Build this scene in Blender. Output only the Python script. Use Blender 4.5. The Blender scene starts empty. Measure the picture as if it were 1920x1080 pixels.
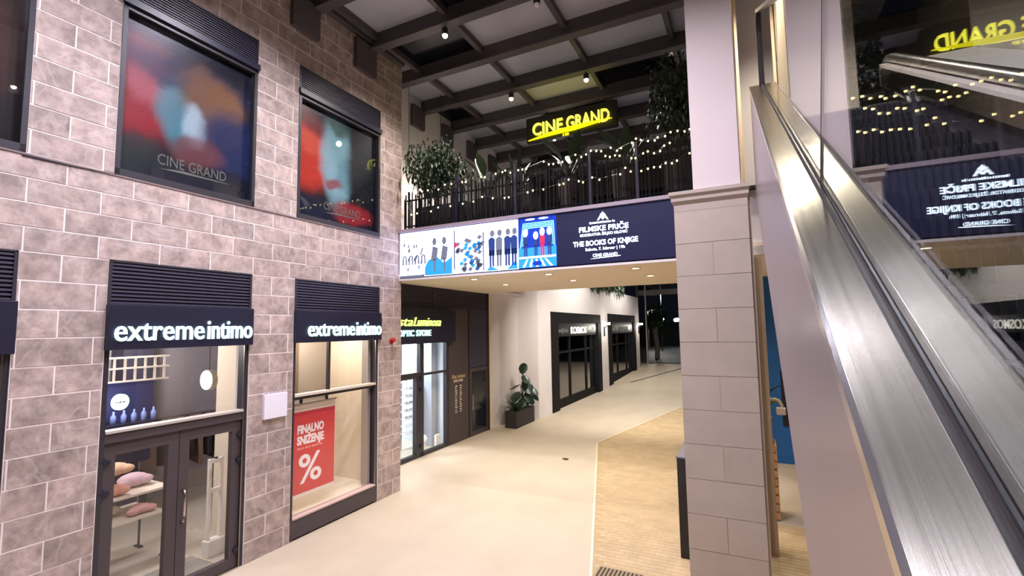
import bpy, bmesh, math, random
from mathutils import Vector, Matrix
random.seed(7)
sc = bpy.context.scene
COL = sc.collection
R = math.radians

# ------------------------------------------------------------------ camera
cam_d = bpy.data.cameras.new('camera'); cam = bpy.data.objects.new('camera', cam_d); COL.objects.link(cam)
yaw, pitch, roll = R(26.123), R(4.897), R(-0.907)
fw = Vector((-math.sin(yaw)*math.cos(pitch), math.cos(yaw)*math.cos(pitch), math.sin(pitch)))
rt = Vector((math.cos(yaw), math.sin(yaw), 0)); up = rt.cross(fw)
r2 = math.cos(roll)*rt + math.sin(roll)*up; u2 = -math.sin(roll)*rt + math.cos(roll)*up
M = Matrix((r2, u2, -fw)).transposed().to_4x4(); M.translation = (0, 0, 3.3)
cam.matrix_world = M
cam_d.sensor_width = 36; cam_d.lens = 36*899.4/1920; cam_d.clip_start = .03; cam_d.clip_end = 300
sc.camera = cam

# ------------------------------------------------------------------ world, exposure
sc.view_settings.view_transform = 'Standard'; sc.view_settings.look = 'None'
sc.view_settings.gamma = 1; sc.view_settings.use_curve_mapping = False
sc.view_settings.exposure = 0.14
w = bpy.data.worlds.new('night'); sc.world = w; w.use_nodes = True
w.node_tree.nodes['Background'].inputs[0].default_value = (.003, .0035, .006, 1)
w.node_tree.nodes['Background'].inputs[1].default_value = 1.0
COOL = (.90, .86, 1.0); WARM = (1.0, .87, .70); NEUT = (1.0, .9, .84)
P_PEND, P_SOFF, P_ADDED_FLOOD = 640, 185, 430
SCREEN = 3.6

def lin(c):
    return tuple(((v/255)/12.92 if v/255 <= .04045 else ((v/255+.055)/1.055)**2.4) for v in c)

# ------------------------------------------------------------------ materials
MATS = {}
def nodes_of(m):
    m.use_nodes = True; nt = m.node_tree; return nt, nt.nodes, nt.links
def mat(name, col, rough=.6, metal=0, emit=None, vary=None, bump=None, rand=0, spec=.5, island=0):
    """plain principled; vary=(scale, amount[, stretch]), bump=(scale, strength[, stretch]), rand = per object value change"""
    if name in MATS: return MATS[name]
    m = bpy.data.materials.new(name); nt, N, L = nodes_of(m); b = N['Principled BSDF']
    c = lin(col); b.inputs['Base Color'].default_value = (*c, 1)
    b.inputs['Roughness'].default_value = rough; b.inputs['Metallic'].default_value = metal
    b.inputs['Specular IOR Level'].default_value = spec
    if emit:
        b.inputs['Emission Color'].default_value = (*lin(emit[0]), 1); b.inputs['Emission Strength'].default_value = emit[1]
    geo = None
    def coord(scale, stretch):
        nonlocal geo
        if geo is None: geo = N.new('ShaderNodeNewGeometry')
        mp = N.new('ShaderNodeMapping'); mp.inputs['Scale'].default_value = stretch; L.new(geo.outputs['Position'], mp.inputs[0])
        t = N.new('ShaderNodeTexNoise'); t.inputs['Scale'].default_value = scale; t.inputs['Detail'].default_value = 6
        t.inputs['Roughness'].default_value = .6
        if rand:
            oi = N.new('ShaderNodeObjectInfo'); mu = N.new('ShaderNodeMath'); mu.operation = 'MULTIPLY'; mu.inputs[1].default_value = 50
            L.new(oi.outputs['Random'], mu.inputs[0]); ad = N.new('ShaderNodeVectorMath'); ad.operation = 'ADD'
            L.new(mp.outputs[0], ad.inputs[0]); L.new(mu.outputs[0], ad.inputs[1]); L.new(ad.outputs[0], t.inputs[0])
        else: L.new(mp.outputs[0], t.inputs[0])
        return t
    last = None
    if vary:
        t = coord(vary[0], vary[2] if len(vary) > 2 else (1, 1, 1))
        cr = N.new('ShaderNodeMapRange'); cr.inputs[1].default_value = .3; cr.inputs[2].default_value = .7
        cr.inputs[3].default_value = 1-vary[1]; cr.inputs[4].default_value = 1+vary[1]*.7; L.new(t.outputs['Fac'], cr.inputs[0]); last = cr.outputs[0]
    if rand or island:
        src = N.new('ShaderNodeObjectInfo').outputs['Random'] if rand else N.new('ShaderNodeNewGeometry').outputs['Random Per Island']
        cr = N.new('ShaderNodeMapRange'); a = rand or island; cr.inputs[3].default_value = 1-a; cr.inputs[4].default_value = 1+a*.6
        L.new(src, cr.inputs[0])
        if last is not None:
            mu = N.new('ShaderNodeMath'); mu.operation = 'MULTIPLY'; L.new(last, mu.inputs[0]); L.new(cr.outputs[0], mu.inputs[1]); last = mu.outputs[0]
        else: last = cr.outputs[0]
    if last is not None:
        vm = N.new('ShaderNodeVectorMath'); vm.operation = 'SCALE'; vm.inputs[0].default_value = c; L.new(last, vm.inputs['Scale'])
        L.new(vm.outputs[0], b.inputs['Base Color'])
    if bump:
        t = coord(bump[0], bump[2] if len(bump) > 2 else (1, 1, 1)); bp = N.new('ShaderNodeBump')
        bp.inputs['Strength'].default_value = bump[1]; bp.inputs['Distance'].default_value = .01
        L.new(t.outputs['Fac'], bp.inputs['Height']); L.new(bp.outputs[0], b.inputs['Normal'])
    MATS[name] = m; return m

def emission(name, col, s):
    return mat(name, col, rough=.5, emit=(col, s), spec=.2)

def glass(name, tint=(1, 1, 1), gloss=1.0, rough=0.0):
    """thin pane: clear through, mirror-like at grazing angles (Schlick)"""
    if name in MATS: return MATS[name]
    m = bpy.data.materials.new(name); nt, N, L = nodes_of(m); N.remove(N['Principled BSDF']); out = N['Material Output']
    g = N.new('ShaderNodeNewGeometry'); d = N.new('ShaderNodeVectorMath'); d.operation = 'DOT_PRODUCT'
    L.new(g.outputs['Normal'], d.inputs[0]); L.new(g.outputs['Incoming'], d.inputs[1])
    def math_(op, a, b=None):
        n = N.new('ShaderNodeMath'); n.operation = op
        for i, v in enumerate((a, b)):
            if v is None: continue
            if isinstance(v, (int, float)): n.inputs[i].default_value = v
            else: L.new(v, n.inputs[i])
        return n.outputs[0]
    c = math_('ABSOLUTE', d.outputs['Value']); k = math_('SUBTRACT', 1, c); k = math_('POWER', k, 5)
    k = math_('MULTIPLY', k, .96); k = math_('ADD', k, .04); k = math_('MULTIPLY', k, gloss)
    t = N.new('ShaderNodeBsdfTransparent'); t.inputs[0].default_value = (*tint, 1)
    s = N.new('ShaderNodeBsdfGlossy'); s.inputs['Roughness'].default_value = rough
    mx = N.new('ShaderNodeMixShader'); L.new(k, mx.inputs[0]); L.new(t.outputs[0], mx.inputs[1]); L.new(s.outputs[0], mx.inputs[2])
    L.new(mx.outputs[0], out.inputs[0]); MATS[name] = m; return m

def blobs(name, base, spots, ax=('Y', 'Z'), rough=.35, emit=0):
    """flat print: soft colour patches over a base colour, in the panel's own coordinates"""
    m = bpy.data.materials.new(name); nt, N, L = nodes_of(m); b = N['Principled BSDF']; b.inputs['Roughness'].default_value = rough
    tc = N.new('ShaderNodeTexCoord'); sp = N.new('ShaderNodeSeparateXYZ'); L.new(tc.outputs['Generated'], sp.inputs[0])
    cb = N.new('ShaderNodeCombineXYZ'); L.new(sp.outputs[ax[0]], cb.inputs[0]); L.new(sp.outputs[ax[1]], cb.inputs[1])
    nz = N.new('ShaderNodeTexNoise'); nz.inputs['Scale'].default_value = 5; nz.inputs['Detail'].default_value = 5; L.new(cb.outputs[0], nz.inputs[0])
    nv = N.new('ShaderNodeVectorMath'); nv.operation = 'MULTIPLY_ADD'; nv.inputs[1].default_value = (.16, .16, 0); L.new(nz.outputs['Color'], nv.inputs[0]); L.new(cb.outputs[0], nv.inputs[2])
    prev = None
    for (u, v, ru, rv, rot, col, a) in spots:
        s = N.new('ShaderNodeVectorMath'); s.operation = 'SUBTRACT'; L.new(nv.outputs[0], s.inputs[0]); s.inputs[1].default_value = (u+.08, v+.08, 0)
        rr = N.new('ShaderNodeVectorRotate'); rr.rotation_type = 'Z_AXIS'; rr.inputs['Angle'].default_value = -R(rot); L.new(s.outputs[0], rr.inputs['Vector'])
        dv = N.new('ShaderNodeVectorMath'); dv.operation = 'DIVIDE'; dv.inputs[1].default_value = (ru, rv, 1); L.new(rr.outputs[0], dv.inputs[0])
        ln = N.new('ShaderNodeVectorMath'); ln.operation = 'LENGTH'; L.new(dv.outputs[0], ln.inputs[0])
        mr = N.new('ShaderNodeMapRange'); mr.interpolation_type = 'SMOOTHSTEP'; mr.inputs[1].default_value = 1.25; mr.inputs[2].default_value = .6
        mr.inputs[3].default_value = 0; mr.inputs[4].default_value = a; L.new(ln.outputs['Value'], mr.inputs[0])
        mx = N.new('ShaderNodeMix'); mx.data_type = 'RGBA'; L.new(mr.outputs[0], mx.inputs['Factor'])
        if prev is None: mx.inputs['A'].default_value = (*lin(base), 1)
        else: L.new(prev, mx.inputs['A'])
        mx.inputs['B'].default_value = (*lin(col), 1); prev = mx.outputs['Result']
    L.new(prev, b.inputs['Base Color'])
    if emit: L.new(prev, b.inputs['Emission Color']); b.inputs['Emission Strength'].default_value = emit
    return m

# ------------------------------------------------------------------ mesh helpers
OFF = {}
def off(o): return OFF.get(o.name, Vector()) if o else Vector()
class MB:
    def __init__(s): s.v = []; s.f = []
    def add(s, vs, fs):
        n = len(s.v); s.v += [tuple(p) for p in vs]; s.f += [tuple(i+n for i in f) for f in fs]; return s
    def box(s, x0, x1, y0, y1, z0, z1):
        return s.add([(x0, y0, z0), (x1, y0, z0), (x1, y1, z0), (x0, y1, z0), (x0, y0, z1), (x1, y0, z1), (x1, y1, z1), (x0, y1, z1)],
                     [(0, 3, 2, 1), (4, 5, 6, 7), (0, 1, 5, 4), (1, 2, 6, 5), (2, 3, 7, 6), (3, 0, 4, 7)])
    def hexa(s, lo, hi):       # two quads of points, joined
        return s.add(list(lo)+list(hi), [(0, 3, 2, 1), (4, 5, 6, 7), (0, 1, 5, 4), (1, 2, 6, 5), (2, 3, 7, 6), (3, 0, 4, 7)])
    def tube(s, pts, r, n=8, caps=True):
        pts = [Vector(p) for p in pts]; rs = r if isinstance(r, (list, tuple)) else [r]*len(pts); rings = []
        for i, p in enumerate(pts):
            d = (pts[min(i+1, len(pts)-1)]-pts[max(i-1, 0)]).normalized()
            a = d.cross(Vector((0, 0, 1)) if abs(d.z) < .95 else Vector((1, 0, 0))).normalized(); b = d.cross(a)
            rings.append([p+rs[i]*(math.cos(2*math.pi*k/n)*a+math.sin(2*math.pi*k/n)*b) for k in range(n)])
        vs = [q for g in rings for q in g]; fs = []
        for i in range(len(pts)-1):
            for k in range(n):
                fs.append((i*n+k, i*n+(k+1) % n, (i+1)*n+(k+1) % n, (i+1)*n+k))
        if caps: fs += [tuple(range(n)), tuple(range((len(pts)-1)*n, len(pts)*n))]
        return s.add(vs, fs)
    def lathe(s, prof, c, n=20, caps=True):   # profile (r, z) about vertical axis
        vs = []; fs = []
        for r, z in prof:
            vs += [(c[0]+r*math.cos(2*math.pi*k/n), c[1]+r*math.sin(2*math.pi*k/n), c[2]+z) for k in range(n)]
        for i in range(len(prof)-1):
            for k in range(n): fs.append((i*n+k, i*n+(k+1) % n, (i+1)*n+(k+1) % n, (i+1)*n+k))
        if caps: fs += [tuple(range(n)), tuple(range((len(prof)-1)*n, len(prof)*n))]
        return s.add(vs, fs)
    def disc(s, c, axis, r, h, n=24):   # short cylinder along axis
        c = Vector(c); a = Vector(axis).normalized()
        return s.tube([c, c+a*h], r, n)
    def prism(s, pts, d):           # planar outline pushed by d
        n = len(pts); d = Vector(d); vs = [Vector(p) for p in pts]
        return s.add(vs+[p+d for p in vs], [tuple(range(n)), tuple(range(n, 2*n))]+[(i, (i+1) % n, n+(i+1) % n, n+i) for i in range(n)])
    def ball(s, c, r, seg=10, ring=7, sq=(1, 1, 1)):
        vs = []; fs = []
        for i in range(ring+1):
            th = math.pi*i/ring
            for k in range(seg):
                ph = 2*math.pi*k/seg; vs.append((c[0]+sq[0]*r*math.sin(th)*math.cos(ph), c[1]+sq[1]*r*math.sin(th)*math.sin(ph), c[2]+sq[2]*r*math.cos(th)))
        for i in range(ring):
            for k in range(seg): fs.append((i*seg+k, i*seg+(k+1) % seg, (i+1)*seg+(k+1) % seg, (i+1)*seg+k))
        return s.add(vs, fs)
    def build(s, name, m, parent=None, smooth=False, bevel=0, fix=True):
        o_ = off(parent); me = bpy.data.meshes.new(name)
        me.from_pydata([(a-o_.x, b-o_.y, c-o_.z) for a, b, c in s.v], [], s.f)
        if fix or bevel:
            bm = bmesh.new(); bm.from_mesh(me)
            if fix: bmesh.ops.remove_doubles(bm, verts=bm.verts, dist=1e-6) if smooth else None; bmesh.ops.recalc_face_normals(bm, faces=bm.faces)
            if bevel: bmesh.ops.bevel(bm, geom=bm.edges, offset=bevel, segments=2, affect='EDGES', profile=.6)
            bm.to_mesh(me); bm.free()
        me.materials.append(m)
        if smooth: me.polygons.foreach_set('use_smooth', [True]*len(me.polygons))
        o = bpy.data.objects.new(name, me); COL.objects.link(o)
        if parent: o.parent = parent; OFF[o.name] = o_
        return o
def B(name, x0, x1, y0, y1, z0, z1, m, parent=None, bevel=0):
    return MB().box(x0, x1, y0, y1, z0, z1).build(name, m, parent, bevel=bevel, fix=bool(bevel))
def tag(o, label, cat=None, group=None, kind=None):
    o['label'] = label
    if cat: o['category'] = cat
    if group: o['group'] = group
    if kind: o['kind'] = kind
    return o
def thing(name, label, cat, loc, group=None, kind=None):
    o = bpy.data.objects.new(name, None); COL.objects.link(o); o.location = loc; o.empty_display_size = .1
    OFF[o.name] = Vector(loc); return tag(o, label, cat, group, kind)
def struct(name, label, loc=(0, 0, 0)):
    return thing(name, label, None, loc, kind='structure')
UNIT = {}
def piece(name, x0, x1, y0, y1, z0, z1, m, parent):     # box that shares one unit cube mesh
    if m.name not in UNIT:
        me = bpy.data.meshes.new('unit_box_'+m.name); t = MB().box(-.5, .5, -.5, .5, -.5, .5); me.from_pydata(t.v, [], t.f); me.materials.append(m); UNIT[m.name] = me
    o = bpy.data.objects.new(name, UNIT[m.name]); COL.objects.link(o); o.parent = parent; f = off(parent)
    o.location = Vector(((x0+x1)/2, (y0+y1)/2, (z0+z1)/2))-f; o.scale = (x1-x0, y1-y0, z1-z0); OFF[o.name] = f
    return o
def lamp(name, kind, loc, energy, col, parent=None, **k):
    d = bpy.data.lights.new(name, kind); d.energy = energy; d.color = col
    for a, v in k.items():
        if a != 'aim': setattr(d, a, v)
    o = bpy.data.objects.new(name, d); COL.objects.link(o); f = off(parent); o.location = Vector(loc)-f
    if parent: o.parent = parent
    if 'aim' in k: o.rotation_euler = (Vector(k['aim'])-Vector(loc)).to_track_quat('-Z', 'Y').to_euler()
    return o

# ------------------------------------------------------------------ lettering
GL = {}
def glyph(ch, bold):
    key = (ch, bold)
    if key in GL: return GL[key]
    def mesh_of(body):
        cu = bpy.data.curves.new('t', 'FONT'); cu.body = body; cu.size = 1; cu.resolution_u = 3; cu.extrude = .5; cu.offset = bold
        o = bpy.data.objects.new('t', cu); COL.objects.link(o); bpy.context.view_layer.update()
        me = bpy.data.meshes.new_from_object(o.evaluated_get(bpy.context.evaluated_depsgraph_get()))
        v = [tuple(p.co) for p in me.vertices]; f = [tuple(p.vertices) for p in me.polygons]
        bpy.data.objects.remove(o); bpy.data.curves.remove(cu); bpy.data.meshes.remove(me); return v, f
    v, f = mesh_of(ch) if ch != ' ' else ([], [])
    a = max(p[0] for p in mesh_of(ch+'.')[0])-max(p[0] for p in mesh_of('.')[0])
    GL[key] = (v, f, a); return GL[key]
def text_width(s, size, bold=0., gap=0.): return sum(glyph(c, bold)[2] for c in s)*size+gap*size*(len(s)-1)
def place_text(s, org, right, size, depth, normal, bold=0., gap=0., shear=0., width=None, ht=1.0, upv=(0, 0, 1)):
    """yields one mesh builder for each letter; width fits the line to that length"""
    right, normal, upv, org = Vector(right), Vector(normal), Vector(upv), Vector(org)
    sx = size if not width else size*width/text_width(s, size, bold, gap); x = 0
    for c in s:
        v, f, a = glyph(c, bold)
        if v: yield c, MB().add([org+right*(x+p[0]*sx+shear*p[1]*size)+upv*p[1]*size*ht+normal*(p[2]+.5)*depth for p in v], f)
        x += a*sx+gap*sx
def letters(s, m, parent, *a, name='letter', **k):
    return [b.build(name, m, parent, fix=False) for c, b in place_text(s, *a, **k)]
def line(s, m, parent, *a, name='lettering', **k):
    t = MB()
    for c, b in place_text(s, *a, **k): t.add(b.v, b.f)
    return t.build(name, m, parent, fix=False)
def marks(m, parent, org, right, width, h, normal, step=.03, name='tiny_print'):
    t = MB(); org, right, normal = Vector(org), Vector(right), Vector(normal); x = 0
    while x < width:
        w_ = step*random.uniform(.5, .9); hh = h*random.uniform(.7, 1); p = org+right*x
        t.prism([p, p+right*w_, p+right*w_+Vector((0, 0, hh)), p+Vector((0, 0, hh))], normal*.003); x += step*(1.6 if random.random() < .2 else 1)
    o = t.build(name, m, parent, fix=False); o['kind'] = 'stuff'; return o
for ch in set('extremintimoCINE GRANDVistaLuminosaOPTICSTOREKOSMOSFILMSKEPRIČEHEBOOKSOFKNJIGE%FINALNOSNIŽENJE'): glyph(ch, 0.)

# ------------------------------------------------------------------ palette
stone = mat('taupe_stone', (168, 149, 142), .75, vary=(5, .5), bump=(30, .2), rand=.17)
def add_veins(m):
    nt = m.node_tree; N, L = nt.nodes, nt.links; b = N['Principled BSDF']; src = b.inputs['Base Color'].links[0].from_socket
    for n in N:
        if n.type == 'TEX_NOISE': n.inputs['Detail'].default_value = 9; n.inputs['Roughness'].default_value = .68
    g = N.new('ShaderNodeNewGeometry'); oi = N.new('ShaderNodeObjectInfo'); mu = N.new('ShaderNodeMath'); mu.operation = 'MULTIPLY'; mu.inputs[1].default_value = 37
    L.new(oi.outputs['Random'], mu.inputs[0]); ad = N.new('ShaderNodeVectorMath'); ad.operation = 'ADD'; L.new(g.outputs['Position'], ad.inputs[0]); L.new(mu.outputs[0], ad.inputs[1])
    t = N.new('ShaderNodeTexNoise'); t.inputs['Scale'].default_value = 1.7; t.inputs['Detail'].default_value = 7; t.inputs['Distortion'].default_value = 1.5; L.new(ad.outputs[0], t.inputs[0])
    r = N.new('ShaderNodeValToRGB'); e = r.color_ramp.elements; e[0].position = .455; e[0].color = (0, 0, 0, 1); e[1].position = .545; e[1].color = (0, 0, 0, 1); k = e.new(.5); k.color = (.2, .2, .2, 1)
    L.new(t.outputs['Fac'], r.inputs[0]); mx = N.new('ShaderNodeMix'); mx.data_type = 'RGBA'; L.new(r.outputs[0], mx.inputs['Factor']); L.new(src, mx.inputs['A']); mx.inputs['B'].default_value = (*lin((214, 202, 198)), 1)
    L.new(mx.outputs['Result'], b.inputs['Base Color'])
add_veins(stone)
mortar = mat('pale_mortar', (226, 212, 208), .9, vary=(8, .05))
darkmetal = mat('anthracite_metal', (44, 41, 48), .42, vary=(4, .06))
brownmetal = mat('brown_black_frame', (66, 57, 60), .45)
signbox = mat('navy_black_sign_box', (27, 26, 46), .4)
slatm = mat('anthracite_slat', (60, 56, 74), .45)
plaster = mat('white_plaster', (220, 214, 216), .85, vary=(1.2, .05), bump=(40, .06))
cream = mat('cream_plaster', (226, 212, 190), .85, vary=(1, .04))
paving = mat('pale_stone_paving', (186, 172, 152), .55, vary=(1.1, .09, (1, .6, 1)), bump=(9, .05))
sett = mat('tan_setts', (182, 159, 124), .7, vary=(2.5, .14), island=.05)
settbed = mat('sett_joint_sand', (172, 149, 114), .9)
beamm = mat('brown_grey_steel', (84, 76, 80), .5, vary=(3, .05))
panelm = mat('grey_roof_panel', (186, 186, 196), .5, vary=(1.2, .1))
nightm = mat('dark_roof_glass', (12, 13, 24), .15)
pillarm = mat('beige_limestone', (172, 157, 145), .7, vary=(2.4, .07), bump=(25, .08), rand=.04)
pane = glass('clear_pane'); posterpane = glass('poster_pane', (.93, .93, .95))
white_e = emission('lit_white', (235, 250, 255), 6)
steel = None

# ================================================================== FLOOR
g = struct('floor', 'pale stone paving of the passage floor')
t = MB(); t.add([(-7.95, -4, 0), (3.4, -4, 0), (3.4, 24, 0), (-7.95, 24, 0), (3.4, 36, .5), (-7.95, 36, .5), (3.4, 60, .55), (-30, 60, .55), (-30, 36, .5), (-7.95, -4, -.2), (3.4, -4, -.2)],
      [(0, 1, 2, 3), (3, 2, 4, 5), (8, 4, 6, 7), (0, 9, 10, 1)])
t.build('paving_surface', paving, g, fix=False)
poly = [(-4.09, 13.77), (-2.2, 23.4), (.1, 23.4), (.1, 9.4), (2.5, 9.1), (2.5, -2), (.28, -2)]
MB().prism([(x, y, .002) for x, y in poly], (0, 0, .003)).build('sett_bed', settbed, g)
def inside(x, y):
    c = False; j = len(poly)-1
    for i in range(len(poly)):
        xi, yi = poly[i]; xj, yj = poly[j]
        if (yi > y) != (yj > y) and x < (xj-xi)*(y-yi)/(yj-yi)+xi: c = not c
        j = i
    return c
t = MB(); row = 0; y = 4.5
while y < 23.4:
    x = -4.3+(row % 2)*.1
    while x < 1.2:
        if all(inside(x+a, y+b) for a in (.0, .2) for b in (0, .1)):
            h = .007+random.random()*.001; t.box(x+.003, x+.197, y+.003, y+.097, .003, h)
        x += .2
    y += .1; row += 1
o = t.build('sett', sett, g, fix=False); o['kind'] = 'stuff'
# pale kerb strip between the two pavings
for (a, b) in (((-4.09, 13.77), (.28, -2)), ((-4.09, 13.77), (-2.2, 23.4))):
    d = Vector((b[0]-a[0], b[1]-a[1], 0)).normalized()*1; n = Vector((-d.y, d.x, 0))*.018; A = Vector((*a, .003)); Bp = Vector((*b, .003))
    MB().prism([A-n, Bp-n, Bp+n, A+n], (0, 0, .007)).build('edging_strip', mat('edging_pale', (218, 204, 180), .7), g)
dg = thing('drain_grate', 'dark slotted drain grate in the tan paving at the bottom of the picture', 'drain', (-1.73, 6.55, .012))
B('grate_frame', -2.02, -1.42, 6.33, 6.74, .0145, .022, mat('grate_frame', (150, 130, 100), .7), dg)
for i in range(11): piece('grate_slot', -1.995+i*.053, -1.97+i*.053, 6.36, 6.71, .02, .026, mat('grate_dark', (40, 22, 18), .6), dg)
ch = thing('drain_channel', 'long dark drain channel crossing the pale floor before the far gate', 'drain', (-5.2, 31.2, .3))
MB().hexa([(-6.2, 27.75, .16), (-6.15, 27.95, .17), (-4.22, 34.7, .455), (-4.27, 34.5, .445)], [(-6.2, 27.75, .19), (-6.15, 27.95, .2), (-4.22, 34.7, .49), (-4.27, 34.5, .48)]).build('channel_cover', darkmetal, ch)
tag(MB().ball((-4.32, 11.72, .02), .09, 8, 4, (1, .6, .2)).build('dry_leaf', mat('dry_leaf', (80, 66, 40), .8)), 'small dark dry leaf lying alone on the pale floor', 'leaf')

# ================================================================== LEFT STONE WALL
WX = -6.65
bays = [(.34, 2.13), (2.91, 4.70), (5.47, 7.47)]
holes = [(a, b, 0, 4.18) for a, b in bays]+[(a, b, 5.21, 7.86) for a, b in bays]
wl = struct('wall_left', 'taupe ashlar stone wall with shop fronts and poster windows', (WX, 4, 0))
YA, YB, ZT = -.6, 8.16, 9.45
t = MB()
ys = [YA]+[v for b in bays for v in b]+[YB]
for i in range(0, len(ys), 2): t.box(WX-.3, WX-.0035, ys[i], ys[i+1], 0, ZT)
for a, b in bays: t.box(WX-.3, WX-.0035, a, b, 4.18, 5.21); t.box(WX-.3, WX-.0035, a, b, 7.86, ZT)
t.build('mortar_bed', mortar, wl, fix=False)
rows = [i*.2979 for i in range(15)]; rows = [i*4.18/14 for i in range(15)]+[4.18+(i+1)*.2575 for i in range(4)]
z = rows[-1]
while z < ZT-.05: z += .265; rows.append(min(z, ZT))
J = .0085; LB = .64
for ri in range(len(rows)-1):
    z0, z1 = rows[ri], rows[ri+1]; zm = (z0+z1)/2
    segs = [(YA, YB)]
    for a, b, c, d in holes:
        if c < zm < d: segs = [q for s in segs for q in ((s[0], min(s[1], a)), (max(s[0], b), s[1])) if q[1]-q[0] > .02]
    for s0, s1 in segs:
        cuts = [s0]; y = -3+(.32 if ri % 2 else 0)+.04
        while y < s1:
            if y > s0+.03 and y < s1-.03: cuts.append(y)
            y += LB
        cuts.append(s1)
        for a, b in zip(cuts, cuts[1:]):
            dx = random.uniform(-.0015, .002)
            piece('brick', WX-.05, WX+dx, a+J, b-J, z0+J, z1-J, stone, wl)
B('sill_line', WX-.05, WX+.012, YA, 7.47, 5.185, 5.205, mat('sill_joint', (120, 104, 104), .8), wl)  # darker strip along the ledge line
# return of the wall behind the stone corner
B('wall_return', -8.3, WX-.31, 7.85, 8.155, 0, ZT, plaster, wl)
for k, (y0) in enumerate((3.8, 5.25, 6.70)):
    B('bracket', WX, WX+.09, y0, y0+.56, 8.45, 9.05, beamm, wl)

def louver(parent, x, y0, y1, z0, z1, n, m=slatm):
    B('louver_back', x-.06, x-.035, y0+.02, y1-.02, z0, z1, signbox, parent)
    for a, b in ((y0, y0+.03), (y1-.03, y1)): piece('louver_frame', x-.06, x+.012, a, b, z0, z1, darkmetal, parent)
    piece('louver_frame', x-.06, x+.012, y0, y1, z1-.02, z1, darkmetal, parent)
    h = (z1-z0-.02)/n
    for i in range(n):
        zz = z0+i*h
        o = piece('slat', x-.034, x+.004, y0+.03, y1-.03, zz+h*.2, zz+h*.72, m, parent)

# ---------------- upper poster windows
p_lion = blobs('print_dusk', (14, 18, 34), [
    (.12, .55, .30, .36, 0, (150, 36, 42), .95), (.22, .62, .2, .14, 20, (176, 96, 104), .7), (.42, .5, .2, .26, 0, (70, 140, 150), .8), (.5, .74, .6, .12, 0, (26, 34, 66), .8),
    (.6, .62, .2, .28, 25, (120, 84, 58), .95), (.76, .6, .2, .22, -10, (128, 88, 60), .95), (.68, .48, .2, .16, -20, (108, 84, 72), .9), (.52, .42, .1, .16, 15, (168, 190, 196), .85),
    (.86, .36, .3, .26, 0, (22, 40, 82), .9), (.55, .24, .22, .12, 0, (112, 62, 66), .8), (.12, .12, .16, .16, 0, (44, 54, 50), .8), (.7, .07, .6, .1, 0, (18, 26, 42), .9)])
p_red = blobs('print_crimson', (10, 14, 26), [
    (.1, .55, .32, .34, 0, (190, 50, 34), .95), (.2, .66, .22, .1, 0, (204, 88, 60), .7), (.05, .88, .3, .12, -20, (96, 28, 34), .8), (.46, .55, .2, .42, 4, (132, 172, 180), .95), (.52, .74, .16, .2, 0, (112, 156, 162), .9),
    (.56, .48, .12, .18, 0, (84, 128, 138), .7), (.42, .36, .1, .06, 0, (140, 40, 40), .8), (.84, .6, .26, .5, 0, (12, 18, 26), .97), (.5, .92, .16, .1, 0, (46, 74, 66), .8), (.66, .12, .3, .1, 0, (158, 36, 44), .85), (.15, .08, .3, .12, 0, (14, 22, 48), .9)])
p_dark = blobs('print_amber', (18, 10, 10), [(.7, .5, .3, .4, 0, (70, 34, 18), .7), (.4, .2, .4, .2, 0, (20, 24, 40), .8)])
gold_print = mat('pale_print', (112, 114, 100), .5)
for i, ((y0, y1), pm, lab) in enumerate(zip(bays, (p_dark, p_lion, p_red), ('amber brown cinema poster cut off at the left edge', 'dark cinema poster with tan and teal patches on crimson', 'cinema poster with a pale patch on fiery red beside the corner'))):
    wv = struct('window_%d' % (i+1), ('upper window at the left picture edge', 'upper window above the door with a black louver box', 'upper window nearest the stone corner')[i], (WX, (y0+y1)/2, 5.21))
    louver(wv, WX-.005, y0, y1, 7.45, 7.86, 11)
    B('louver_hood', WX-.06, WX+.05, y0-.01, y1+.01, 7.36, 7.45, signbox, wv)
    for a, b, c, d in ((y0, y0+.05, 5.21, 7.4), (y1-.05, y1, 5.21, 7.4), (y0, y1, 5.21, 5.29), (y0, y1, 7.3, 7.38)):
        piece('frame_bar', WX-.12, WX+.01, a, b, c, d, darkmetal, wv)
    B('pane', WX-.035, WX-.03, y0+.05, y1-.05, 5.29, 7.3, posterpane, wv)
    po = tag(B('cinema_poster', WX-.08, WX-.075, y0+.05, y1-.05, 5.28, 7.32, pm), lab, 'poster', 'cinema posters')
    if i:
        yy = (2.91+.48, 0, 5.47+.62)[0 if i == 1 else 2]
        letters('CINE GRAND', gold_print, po, (WX-.074, yy, 5.5), (0, 1, 0), .2, .002, (1, 0, 0), width=.92)
        MB().prism([(WX-.073, yy+.02, 5.44), (WX-.073, yy+.95, 5.47), (WX-.073, yy+.95, 5.478), (WX-.073, yy+.3, 5.485)], (.001, 0, 0)).build('underline', gold_print, po)

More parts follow.
